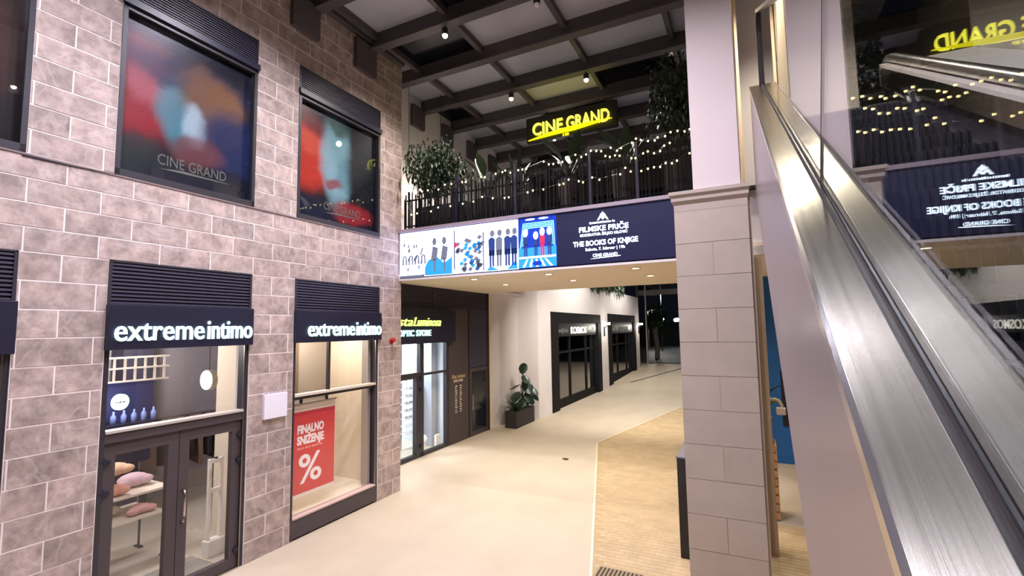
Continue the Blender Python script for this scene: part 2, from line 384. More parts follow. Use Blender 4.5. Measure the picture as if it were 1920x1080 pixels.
# ---------------- lower shop fronts
lit_letter = emission('lit_letter_cyan_white', (205, 245, 250), 2.6)
SL = ['white glowing shop sign on the black box above the double door', 'white glowing shop sign above the red sale poster']
for i, (y0, y1) in enumerate(bays):
    nm = ('window_4', 'door_1', 'window_5')[i]
    st = struct(nm, ('shop window cut off at the left picture edge', 'glazed double door of the lingerie shop in a dark frame', 'tall shop window with a red sale poster inside')[i], (WX, (y0+y1)/2, 0))
    louver(st, WX+.005, y0, y1, 3.66, 4.18, 11)
    B('sign_box', WX-.1, WX+.075, y0-.005, y1+.005, 3.13, 3.66, signbox, st, bevel=.006)
    if i:
        s = thing('shop_sign', SL[i-1], 'sign', (WX+.08, y0+.1, 3.2), 'lit shop signs')
        a = y0+(.04 if i == 1 else .2); wd = (y1-a-.02)
        letters('extreme', lit_letter, s, (WX+.076, a, 3.235), (0, 1, 0), .37, .025, (1, 0, 0), bold=.004, width=wd*.60)
        letters('intimo', lit_letter, s, (WX+.076, a+wd*.615, 3.235), (0, 1, 0), .37, .025, (1, 0, 0), bold=.006, width=wd*.385)
    for a, b in ((y0, y0+.06), (y1-.06, y1)): piece('jamb', WX-.16, WX-.02, a, b, 0, 3.14, darkmetal, st)
    # glimmering metal trim on the right jamb
    piece('jamb_trim', WX-.03, WX-.012, y1-.066, y1-.05, 0, 3.14, mat('brushed_trim', (150, 140, 135), .3, 1), st)
# window_4 glazing (mostly outside the picture)
st = bpy.data.objects['window_4']
B('pane', WX-.1, WX-.094, .4, 2.07, .1, 3.13, pane, st); B('dark_blind', WX-.2, WX-.19, .4, 2.07, 0, 3.13, signbox, st); B('base_panel', WX-.16, WX-.03, .4, 2.07, 0, .1, brownmetal, st)
# door_1
st = bpy.data.objects['door_1']; y0, y1 = bays[1]
B('transom', WX-.16, WX-.02, y0+.06, y1-.06, 2.06, 2.17, brownmetal, st)
B('transom_ledge', WX-.16, WX, y0+.06, y1-.06, 2.17, 2.20, mat('pale_ledge', (176, 165, 155), .5), st)
B('pane', WX-.09, WX-.084, y0+.06, y1-.06, 2.2, 3.13, pane, st)
ym = 3.80
handle_m = mat('satin_chrome', (190, 180, 172), .25, 1)
for k, (a, b) in enumerate(((y0+.06, ym), (ym, y1-.06))):
    lf = B('door_leaf', WX-.13, WX-.05, a+.004, a+.13, .02, 2.055, brownmetal, st, bevel=.004)
    for q in ((b-.13, b-.004, .02, 2.055), (a+.13, b-.13, 1.91, 2.055), (a+.13, b-.13, .02, .15)):
        piece('leaf_rail', WX-.13, WX-.05, *q, brownmetal, lf)
    piece('pane', WX-.092, WX-.086, a+.12, b-.12, .14, 1.92, pane, lf)
    yh = (a+.02, b-.02)[k]
    for zh in (.25, 1.5, 1.85): MB().box(WX-.06, WX-.02, yh-.05, yh+.05, zh-.02, zh+.02).tube([(WX-.03, yh-.01, zh-.05), (WX-.03, yh-.01, zh+.05)], .014).build('hinge', signbox, lf)
MB().tube([(WX-.05, ym+.06, .88), (WX+.0, ym+.06, .9), (WX+.015, ym+.06, .98), (WX+.015, ym+.06, 1.2), (WX+.0, ym+.06, 1.28), (WX-.05, ym+.06, 1.3)], .013).build('door_handle', handle_m, st, smooth=True)
B('threshold', WX-.16, WX+.0, y0+.06, y1-.06, 0, .02, handle_m, st)
# window_5
st = bpy.data.objects['window_5']; y0, y1 = bays[2]
B('base_panel', WX-.16, WX-.01, y0+.0, y1-.0, .03, .32, brownmetal, st, bevel=.005)
B('base_ledge', WX-.16, WX-.0, y0+.06, y1-.06, .32, .345, mat('rose_ledge', (196, 168, 160), .5), st)
B('transom', WX-.14, WX-.04, y0+.06, y1-.06, 2.20, 2.25, darkmetal, st)
B('transom_ledge', WX-.14, WX-.01, y0+.06, y1-.06, 2.25, 2.29, mat('cream_ledge', (206, 190, 170), .5), st)
B('mullion', WX-.12, WX-.06, 6.26, 6.30, 2.29, 3.13, darkmetal, st)
for q in ((y0+.06, y1-.06, .345, 2.2), (y0+.06, 6.26, 2.29, 3.13), (6.30, y1-.06, 2.29, 3.13)): B('pane', WX-.093, WX-.087, *q, pane, st)
B('inner_jamb', WX-.3, WX-.14, y1-.14, y1-.07, .345, 3.13, mat('jamb_pale', (150, 140, 132), .6), st)

# ---------------- red sale poster
red = mat('sale_red', (214, 62, 64), .55, vary=(2, .05)); printw = mat('print_white', (248, 240, 238), .6)
PX = -6.87
ps = thing('sale_poster', 'red sale poster with a big percent sign hung in the shop window', 'poster', (PX, 6.1, .5))
B('sheet', PX-.006, PX, 5.5, 6.58, .56, 2.08, mat('poster_paper', (236, 222, 206), .7), ps)
B('red_field', PX, PX+.003, 5.5, 6.57, .62, 1.96, red, ps)
letters('FINALNO', printw, ps, (PX+.003, 5.76, 1.6), (0, 1, 0), .19, .003, (1, 0, 0), bold=.045, width=.56)
letters('SNIŽENJE', printw, ps, (PX+.003, 5.76, 1.42), (0, 1, 0), .19, .003, (1, 0, 0), bold=.045, width=.56)
marks(mat('print_pink', (240, 160, 160), .6), ps, (PX+.003, 5.76, 1.335), (0, 1, 0), .55, .035, (1, 0, 0))
letters('%', printw, ps, (PX+.003, 5.79, .78), (0, 1, 0), .66, .003, (1, 0, 0), bold=.012, width=.5)
B('header_bar', PX-.02, PX+.01, 5.5, 6.6, 2.08, 2.11, mat('bar_aluminium', (200, 196, 190), .35, 1), ps)
for a in (5.8, 6.35): piece('clip', PX-.015, PX+.012, a, a+.05, 2.1, 2.19, signbox, ps)

# ---------------- lingerie shop interior
tile = mat('shop_floor', (196, 186, 168), .35, vary=(1, .05)); swall = mat('shop_wall_grey', (168, 160, 166), .8, vary=(1, .06)); swarm = mat('shop_wall_cream', (226, 212, 190), .8)
g = struct('floor_shop', 'light tiled floor inside the lingerie shop', (-9, 4, 0)); B('tile_floor', -11, WX-.16, 1.0, 7.8, -.05, .012, tile, g)
g = struct('wall_shop', 'grey walls and ceiling inside the lingerie shop', (-11, 4, 0))
B('back_wall', -11.1, -11, 1.0, 7.8, 0, 3.5, swall, g); B('side_wall', -11, WX-.31, .9, 1.0, 0, 3.5, swall, g); B('shop_ceiling', -11, WX-.31, 1.0, 7.8, 3.5, 3.55, swall, g)
B('divider', -8.3, WX-.31, 5.28, 5.36, 0, 3.5, swarm, g); B('window_back', -8.3, -8.2, 5.36, 7.62, 0, 3.5, mat('window_back_grey', (168, 156, 142), .8), g); B('window_side', -8.2, WX-.31, 7.62, 7.7, 0, 3.5, swarm, g)
B('dark_partition', -10.9, -10.5, 4.9, 5.4, 0, 3.3, mat('shop_dark', (46, 44, 62), .7), g)
B('display_floor', -8.2, WX-.16, 5.36, 7.62, .0, .30, swarm, g)
for (lx, ly, e) in ((-8.4, 3.2, 105), (-9.6, 4.6, 85)):
    d = thing('ceiling_light', 'round ceiling light in the shop %s' % ('just inside the double door' if lx > -9 else 'farther back from the door'), 'ceiling light', (lx, ly, 3.46))
    MB().lathe([(.16, 0), (.17, .02), (.17, .04)], (lx, ly, 3.46)).build('diffuser', emission('shop_diffuser', (255, 240, 220), 6), d)
    lamp('shop_light', 'POINT', (lx, ly, 3.3), e, (1, .95, .93), d, shadow_soft_size=.15)
for ly in (5.75, 6.75):
    d = thing('display_spot', 'small recessed spotlight over the shop window display, %s' % ('above the picture' if ly < 6 else 'by the cream side wall'), 'spotlight', (-7.5, ly, 3.4))
    MB().lathe([(.05, .08), (.07, 0), (.08, .1)], (-7.5, ly, 3.4)).build('spot_body', printw, d)
    MB().lathe([(.045, -.004), (.045, .006)], (-7.5, ly, 3.4)).build('spot_lens', emission('spot_lens', (255, 235, 205), 12), d)
    lamp('spot_light', 'POINT', (-7.5, ly, 3.25), 19 if ly < 6 else 44, (1, .93, .83), d, shadow_soft_size=.08)
# picture at the window back
pc = tag(B('wall_picture', -8.2, -8.17, 6.05, 6.85, 2.0, 3.2, blobs('print_photo', (120, 100, 84), [(.5, .5, .16, .34, 0, (70, 46, 36), .9), (.58, .7, .1, .2, 20, (150, 110, 88), .8), (.4, .25, .12, .22, -10, (58, 40, 34), .8)])), 'brown photo print on the back of the shop window', 'picture')
# display table
tb = thing('display_table', 'low white-topped display table with pink garments inside the door', 'table', (-8.3, 4.0, 0))
wood_w = mat('table_white', (226, 214, 196), .5)
B('table_top', -8.75, -8.0, 3.55, 4.45, 1.0, 1.03, wood_w, tb); B('lower_shelf', -8.75, -8.0, 3.5, 4.35, .66, .7, wood_w, tb)
for a, b in ((-8.72, 3.58), (-8.72, 4.4), (-8.03, 3.58), (-8.03, 4.4)): piece('leg', a-.012, a+.012, b-.012, b+.012, .03, 1.0, signbox, tb); piece('foot', a-.08, a+.08, b-.03, b+.03, .012, .03, signbox, tb)
for i, (x, y, zz, s, c) in enumerate(((-8.2, 3.75, 1.035, .14, (222, 160, 140)), (-8.45, 4.15, 1.035, .17, (200, 170, 180)), (-8.15, 4.1, .705, .12, (214, 160, 150)), (-8.45, 3.75, .705, .15, (236, 226, 206)), (-8.2, 3.78, 1.32, .15, (226, 180, 150)))):
    t = MB(); t.ball((x, y, zz+s*.55), s, 12, 8, (1, 1.2, .6)); t.ball((x+.06, y+.1, zz+s*.5), s*.7, 10, 6, (1, 1.2, .6)); t.ball((x+.05, y-.1, zz+s*.45), s*.6, 10, 6, (1, 1.2, .7))
    tag(t.build('folded_garment', mat('garment_%d' % i, c, .85), smooth=True), ('peach garment heap on the display table', 'mauve garment heap on the display table', 'salmon garment on the lower table shelf', 'cream garment on the lower table shelf', 'orange tinted garment heaped high above the display table')[i], 'garment', 'garments on the display table')
# anti-theft gate
sg = thing('security_gate', 'white plastic anti-theft gate standing behind the right door leaf', 'security gate', (-7.38, 4.74, 0))
gw = mat('gate_white', (236, 230, 220), .4)
for a in (4.64, 4.82): B('gate_post', -7.42, -7.36, a-.02, a+.02, .2, 1.42, gw, sg, bevel=.008)
for zz in (.95, 1.38): B('gate_bar', -7.42, -7.36, 4.66, 4.80, zz-.03, zz+.03, gw, sg, bevel=.006)
B('gate_base', -7.46, -7.3, 4.6, 4.86, .012, .24, gw, sg, bevel=.01); B('gate_cap', -7.41, -7.37, 4.71, 4.75, 1.40, 1.43, signbox, sg)
mt = thing('door_mat', 'ribbed grey entrance mat inside the double door', 'mat', (-7.2, 3.9, .012))
for i in range(16): piece('mat_rib', -6.86-i*.05, -6.83-i*.05, 3.1, 4.55, .012, .022, mat('mat_grey', (150, 146, 136), .8), mt)
# hanging round light sign and oval sign
ds = thing('round_light_sign', 'round glowing white sign hanging at the right behind the door glass', 'sign', (-7.55, 4.62, 2.4))
MB().disc((-7.55, 4.72, 2.59), (0, -1, 0), .155, .08, 28).build('drum', mat('drum_cream', (190, 180, 165), .5), ds)
MB().disc((-7.55, 4.64, 2.59), (0, -1, 0), .145, .012, 28).build('lit_face', emission('lit_face', (235, 252, 240), 1.5), ds)
MB().tube([(-7.55, 4.68, 2.745), (-7.55, 4.68, 3.5)], .006, 5).build('cable', signbox, ds)
ds = thing('oval_light_sign', 'oval glowing white sign with tiny lettering at the left behind the glass', 'sign', (-7.6, 3.53, 2.3))
MB().disc((-7.63, 3.53, 2.41), (1, .25, 0), .105, .05, 28).build('lit_face', emission('lit_face', (235, 252, 240), 1.5), ds)
marks(mat('sign_grey', (120, 140, 150), .6), ds, (-7.565, 3.47, 2.4), (-.24, .97, 0), .12, .022, (1, .25, 0), .02)
# wall rack with white frames and blue bottle shelf
rk = thing('wall_rack', 'long white wire rack on the shop wall above the blue shelf', 'rack', (-9.6, 3.9, 2.6))
for i in range(14): piece('rack_upright', -9.62, -9.6, 3.1+i*.155, 3.135+i*.155, 2.52, 2.92, wood_w, rk)
for zz in (2.5, 2.72, 2.9): piece('rack_rail', -9.62, -9.58, 3.05, 5.2, zz, zz+.03, wood_w, rk)
sh = thing('bottle_shelf', 'dark shelf with bluish lit bottles behind the transom glass', 'shelf', (-9.5, 4.4, 1.2))
B('shelf_back', -9.75, -9.68, 3.8, 5.0, 1.1, 2.5, mat('blue_back', (52, 54, 96), .6), sh)
for zz in (1.45, 1.8): B('shelf_board', -9.68, -9.35, 3.8, 5.0, zz, zz+.03, signbox, sh)
for i in range(16):
    x, y, zz = -9.5, 3.88+(i % 8)*.15, (1.48 if i < 8 else 1.83)
    tag(MB().lathe([(.04, 0), (.042, .12), (.015, .17), (.015, .21)], (x, y, zz), 10).build('bottle', mat('bottle_blue', (150, 165, 220), .25), smooth=True), '%s pale blue bottle from the left on the %s shop shelf board' % (('first', 'second', 'third', 'fourth', 'fifth', 'sixth', 'seventh', 'eighth')[i % 8], 'lower' if i < 8 else 'upper'), 'bottle', 'bottles on the blue shop shelf')
lamp('shelf_glow', 'POINT', (-9.3, 4.3, 2.2), 6, (.5, .6, 1), sh, shadow_soft_size=.05)
rc = thing('clothes_rail', 'rail of dark garments at the back of the shop behind the round sign', 'clothes rail', (-10.2, 5.6, 0))
MB().tube([(-10.2, 5.1, .02), (-10.2, 5.1, 1.7), (-10.2, 7.3, 1.7), (-10.2, 7.3, .02)], .015).build('rail_frame', handle_m, rc)
for i in range(12):
    y = 5.2+i*.17; c = random.choice(((70, 50, 46), (120, 100, 90), (44, 40, 48), (140, 110, 100)))
    tag(MB().prism([(-10.4, y, 1.6), (-10.2, y, 1.68), (-10.0, y, 1.6), (-9.95, y, .7+.2*random.random()), (-10.45, y, .8)], (0, .06, 0)).build('hanging_garment', mat('cloth_%d_%d_%d' % c, c, .9)), '%s garment from the left on the clothes rail at the shop back' % ('first', 'second', 'third', 'fourth', 'fifth', 'sixth', 'seventh', 'eighth', 'ninth', 'tenth', 'eleventh', 'twelfth')[i], 'garment', 'garments on the clothes rail')

# ---------------- things on the stone wall
wb = thing('wall_box', 'blank white box mounted on the stone between door and window', 'box', (WX, 5.13, 2.0))
B('box_body', WX+.003, WX+.06, 4.93, 5.33, 2.0, 2.37, mat('box_white', (226, 220, 232), .5), wb, bevel=.006)
for i in range(5): piece('box_clip', WX+.01, WX+.04, 4.98+i*.07, 5.005+i*.07, 2.37, 2.39, mat('clip_grey', (170, 160, 170), .5), wb)
al = thing('alarm_siren', 'small red alarm siren on the stone pier', 'alarm', (WX, 7.84, 3.05))
MB().disc((WX+.003, 7.84, 3.09), (1, 0, 0), .055, .03, 16).build('siren_base', mat('siren_red', (176, 30, 34), .4), al)
MB().tube([(WX+.03, 7.84, 3.09), (WX+.08, 7.82, 3.1), (WX+.12, 7.80, 3.13)], [.04, .03, .045], 12).build('siren_horn', mat('siren_red', (176, 30, 34), .4), al, smooth=True)
cb = thing('wall_cable', 'thin dark cable along the stone below the left poster', 'cable', (WX, 2.5, 5.19))
MB().tube([(WX+.008, 2.1, 5.17), (WX+.008, 2.5, 5.18), (WX+.008, 2.92, 5.2)], .006, 5).build('cable_run', signbox, cb)

# ================================================================== OPTIC STORE (recessed front)
OX = -7.9
d2 = struct('door_2', 'dark glazed front of the optic store under the terrace', (OX, 11, 0))
louver(d2, OX+.02, 8.17, 11.1, 3.93, 4.5, 12); louver(d2, OX+.02, 11.1, 14.2, 3.93, 4.5, 12)
B('upper_panel', OX-.05, OX+.0, 8.17, 12.0, 2.95, 3.93, brownmetal, d2)
B('sign_box', OX+.0, OX+.18, 8.17, 11.95, 2.96, 3.88, signbox, d2, bevel=.006)
for (a, b, c, d) in ((10.46, 10.62, 0, 2.96), (11.70, 11.80, 0, 2.96), (8.17, 10.46, 2.05, 2.2), (10.62, 11.70, 2.1, 2.16), (8.17, 11.75, 0, .1), (10.3, 10.46, .1, 2.05)):
    piece('frame_bar', OX-.1, OX+.02, a, b, c, d, darkmetal, d2)
for q in ((8.2, 10.3, .1, 2.05), (8.2, 10.46, 2.2, 2.96), (10.62, 11.7, .1, 2.1), (10.62, 11.7, 2.16, 2.96)): B('pane', OX-.05, OX-.044, *q, pane, d2)
for zz in (.25, 1.7, 2.0): piece('hinge', OX+.02, OX+.05, 10.44, 10.52, zz, zz+.1, signbox, d2)
dk = mat('dark_panel', (58, 54, 72), .35); dk2 = mat('dark_door_glass', (24, 28, 38), .12)
B('dark_panel', OX-.1, OX+.03, 11.8, 12.88, 0, 3.93, brownmetal, d2, bevel=.004)
B('joint_strip', OX-.1, OX+.01, 12.88, 12.96, 0, 3.93, signbox, d2)
B('dark_panel', OX-.1, OX+.03, 12.96, 14.12, 2.12, 3.93, dk, d2, bevel=.004)
dl = B('door_leaf', OX-.1, OX+.03, 12.96, 14.12, 0, 2.1, brownmetal, d2, bevel=.004)
B('dark_glazing', OX+.03, OX+.036, 13.1, 13.98, .15, 1.98, dk2, dl)
MB().tube([(OX+.03, 13.05, .8), (OX+.09, 13.05, .82), (OX+.09, 13.05, 1.28), (OX+.03, 13.05, 1.3)], .014).build('door_handle', handle_m, dl)
piece('end_post', OX-.1, OX+.05, 14.12, 14.2, 0, 4.5, darkmetal, d2)
gold = mat('gold_letter', (196, 170, 120), .4); pale = mat('pale_letter', (200, 190, 180), .5)
line('Vista Luminosa', gold, d2, (OX+.031, 11.93, 1.87), (0, 1, 0), .17, .004, (1, 0, 0), shear=.35, width=.75, name='door_lettering')
line('OPTIC STORE', pale, d2, (OX+.031, 12.05, 1.76), (0, 1, 0), .1, .004, (1, 0, 0), bold=.03, width=.5, name='door_lettering')
for k in range(12): marks(pale, d2, (OX+.031, 12.13, 1.62-k*.068), (0, 1, 0), .1, .045, (1, 0, 0), .04); marks(pale, d2, (OX+.031, 12.38, 1.62-k*.068), (0, 1, 0), .1, .045, (1, 0, 0), .04)
os_ = thing('optic_sign', 'green script and white capitals glowing on the optic store box', 'sign', (OX+.18, 10, 3.2), 'lit shop signs')
lime = emission('lit_lime', (205, 232, 110), 1.8); icew = emission('lit_ice', (170, 240, 245), 1.8)
letters('Vista', lime, os_, (OX+.185, 8.92, 3.42), (0, 1, 0), .33, .03, (1, 0, 0), bold=.0, shear=.4, width=.98)
letters('Luminosa', lime, os_, (OX+.185, 9.92, 3.42), (0, 1, 0), .33, .03, (1, 0, 0), bold=.0, shear=.4, width=1.22)
letters('OPTIC', icew, os_, (OX+.185, 9.35, 3.16), (0, 1, 0), .22, .03, (1, 0, 0), bold=.012, width=.62)
letters('STORE', icew, os_, (OX+.185, 10.06, 3.16), (0, 1, 0), .22, .03, (1, 0, 0), bold=.012, width=.64)
# interior
ow = mat('optic_wall', (226, 234, 242), .7); og = struct('wall_optic', 'white walls inside the optic store', (-11, 10, 0))
B('back_wall', -11.1, -11, 8, 14.2, 0, 4.4, ow, og); B('side_wall', -11, -8.01, 8.0, 8.1, 0, 4.4, ow, og); B('partition', -11, OX-.1, 11.85, 11.95, 0, 4.4, ow, og); B('optic_ceiling', -11, OX-.1, 8.1, 11.85, 3.3, 3.35, ow, og)
B('wall_column', -9.2, -8.8, 10.55, 10.85, 0, 3.3, mat('optic_grey', (168, 176, 190), .7), og); B('wall_column', -8.7, -8.3, 11.55, 11.8, 0, 3.3, mat('optic_grey', (168, 176, 190), .7), og)
B('optic_floor', -11, OX-.1, 8.1, 11.85, -.03, .012, tile, og)
for (x, y) in ((-8.9, 9.4), (-9.2, 11.2)):
    d = thing('ceiling_panel', 'white ceiling light panel in the optic store %s' % ('near the stone corner' if y < 10 else 'near the dark panel'), 'ceiling light', (x, y, 3.27))
    B('diffuser', x-.3, x+.3, y-.3, y+.3, 3.27, 3.3, emission('optic_panel', (230, 242, 255), 7), d)
    lamp('panel_light', 'AREA', (x, y, 3.25), 95, (.9, .95, 1), d, size=.6)
ORD = ('first', 'second', 'third', 'fourth', 'fifth', 'sixth', 'seventh', 'eighth', 'ninth', 'tenth', 'eleventh', 'twelfth')
glm = mat('spectacle_dark', (30, 30, 36), .3)
def specs(x, y, zz):
    t = MB()
    for s in (-.035, .035):
        t.tube([(x+.0, y+s+.028*math.cos(a*math.pi/4), zz+.03+.02*math.sin(a*math.pi/4)) for a in range(9)], .006, 4)
    t.box(x-.003, x+.003, y-.012, y+.012, zz+.036, zz+.042); t.box(x-.13, x, y-.066, y-.06, zz+.036, zz+.042); t.box(x-.13, x, y+.06, y+.066, zz+.036, zz+.042)
    return t.build('spectacles', glm, fix=False)
for k, (sx, y0, y1, lab) in enumerate(((-10.3, 11.0, 11.8, 'white spectacle shelves at the back beside the grey column'), (-10.4, 9.9, 10.9, 'white spectacle shelves behind the glass door'), (-8.6, 10.75, 11.5, 'slim wire spectacle stand in the optic store window'))):
    s = thing('shelving_unit', lab, 'shelf', (sx, (y0+y1)/2, 0))
    lit = mat('shelf_white', (240, 244, 248), .5); nsh = 8
    if k < 2: B('unit_back', sx-.3, sx-.26, y0, y1, .3, 2.9, lit, s)
    for a in (y0, y1): piece('upright', sx-.26, sx-.24 if k == 2 else sx, a-.012, a+.012, .02, 2.1 if k == 2 else 2.9, slatm if k == 2 else lit, s)
    for i in range(nsh):
        zz = .45+i*(.2 if k == 2 else .28); piece('shelf_board', sx-.26, sx, y0, y1, zz, zz+.02, lit, s)
        n = 4
        for j in range(n):
            if i > 1: tag(specs(sx-.04, y0+.1+j*(y1-y0-.2)/(n-1), zz+.02), '%s spectacles from the left on the %s board up, %s' % (ORD[j], ORD[i], ('back shelves', 'shelves behind the door', 'wire stand')[k]), 'spectacles', 'spectacles on optic shelf %s' % 'abc'[k])
for k, (y, h, lab) in enumerate(((10.75, .3, 'smaller white display figure at the foot of the optic window'), (11.0, .42, 'larger white display figure at the foot of the optic window'))):
    tag(MB().lathe([(.08, 0), (.03, .06), (.05, h*.5), (.09, h*.8), (.03, h)], (-8.15, y, .02), 12).build('display_figure', printw, smooth=True), lab, 'ornament')
le = thing('letter_ornament', 'white block letter E standing in the optic store window', 'ornament', (-8.1, 11.5, .02))
letters('E', printw, le, (-8.12, 11.42, .03), (0, 1, 0), .45, .06, (1, 0, 0), bold=.04)

# ================================================================== TERRACE SLAB AND SOFFIT
sl = struct('ceiling_passage', 'cream soffit of the terrace over the passage', (-3, 11, 4.5))
B('soffit', -8.2, 3.2, 8.14, 13.95, 4.5, 4.56, cream, sl); B('slab', -8.2, 3.2, 8.24, 13.9, 4.56, 5.42, plaster, sl)
B('soffit_edge', -6.66, 3.2, 8.08, 8.14, 4.36, 4.5, plaster, sl)
g = struct('floor_terrace', 'dark terrace floor above the passage', (-3, 12, 5.42)); B('terrace_deck', -8.2, 3.2, 8.12, 17.5, 5.40, 5.445, mat('terrace_deck', (44, 38, 42), .8), g)
B('terrace_edge_cap', -6.65, -.3, 8.03, 8.14, 5.385, 5.45, mat('edge_cap', (172, 158, 170), .4, .4), g)
dm = emission('downlight_lens', (255, 236, 205), 14); ringm = mat('downlight_ring', (220, 200, 170), .5)
LBL = {(-5.8, 9.8): 'front left', (-5.8, 11.45): 'rear left', (-3.9, 9.8): 'front middle', (-3.9, 11.45): 'rear middle', (-2.0, 9.8): 'front right', (-2.0, 11.45): 'rear right'}
def downlight(x, y, z, lab, e=P_SOFF, col=WARM):
    d = thing('downlight', lab, 'downlight', (x, y, z), 'round downlights in the soffit')
    MB().lathe([(.075, -.012), (.105, -.014), (.11, 0), (.075, 0)], (x, y, z), 20, False).build('ring', ringm, d)
    MB().lathe([(.076, -.006), (.076, .002)], (x, y, z), 20).build('lens', dm, d)
    lamp('downlight_spot', 'SPOT', (x, y, z-.03), e, col, d, spot_size=R(150), spot_blend=.7, shadow_soft_size=.07, aim=(x, y, 0))
for (x, y), l in LBL.items(): downlight(x, y, 4.498, '%s round downlight in the cream soffit' % l)
for (x, y, l) in ((1.2, 10.2, 'added round downlight over the blue wall corner'),): downlight(x, y, 4.498, l, 140)  # extra lamp added to warm the corner under the escalator
# floodlights added unseen at the slab's back edge to brighten the far passage
for k, x in enumerate((-4.8, -3.0, -1.2)):
    d = thing('added_floodlight', 'added unseen fill light on the far edge of the terrace slab, %s' % ('left', 'middle', 'right')[k], 'added_floodlight', (x, 14.0, 4.9), 'added fill lights behind the slab')
    B('housing', x-.15, x+.15, 13.9, 14.06, 4.8, 5.0, darkmetal, d); B('lens', x-.13, x+.13, 14.06, 14.07, 4.82, 4.98, emission('added_flood_lens', (255, 240, 215), 8), d)
    lamp('added_flood', 'SPOT', (x, 14.1, 4.9), P_ADDED_FLOOD*2.4, (1, .91, .8), d, spot_size=R(122), spot_blend=.9, shadow_soft_size=.12, aim=(x-.5, 21, 0))

# ================================================================== LED SCREEN
SY = 8.08
ls = thing('led_screen', 'long lit advertising screen on the terrace edge', 'screen', (-3.8, SY, 4.4))
XE = -.75
B('cabinet', -6.62, XE, SY, SY+.1, 4.40, 5.385, darkmetal, ls)
edges = [-6.62, -5.98, -5.27, -4.52, -3.81, -3.04]
wht = emission('screen_white', (204, 210, 255), SCREEN); blu = emission('screen_blue', (40, 130, 225), 1.0); dblu = emission('screen_deep_blue', (16, 50, 160), .8)
gry = emission('screen_grey', (104, 110, 128), .4); nav = emission('screen_navy', (40, 60, 120), .45); cyn = emission('screen_cyan', (120, 200, 245), 1.2); rdd = emission('screen_red', (205, 40, 70), 1.0); pap = emission('screen_paper', (245, 248, 255), 2.0)
def ell(t, cx, cz, rx, rz, y, n=14, rot=0):
    c, s = math.cos(rot), math.sin(rot)
    t.prism([(cx+rx*math.cos(2*math.pi*k/n)*c-rz*math.sin(2*math.pi*k/n)*s, y, cz+rx*math.cos(2*math.pi*k/n)*s+rz*math.sin(2*math.pi*k/n)*c) for k in range(n)], (0, .002, 0))
def figure(t, cx, z0, h, y, coat=True):   # plain standing figure without head
    wd = h*.09
    for s in (-1, 1): t.prism([(cx+s*wd*.15, y, z0), (cx+s*wd*.75, y, z0), (cx+s*wd*.8, y, z0+h*.45), (cx+s*wd*.1, y, z0+h*.45)], (0, .002, 0))
    t.prism([(cx-wd, y, z0+h*(.3 if coat else .42)), (cx+wd, y, z0+h*(.3 if coat else .42)), (cx+wd*1.1, y, z0+h*.74), (cx+wd*.3, y, z0+h*.8), (cx-wd*.3, y, z0+h*.8), (cx-wd*1.1, y, z0+h*.74)], (0, .002, 0))
Yf = SY-.012
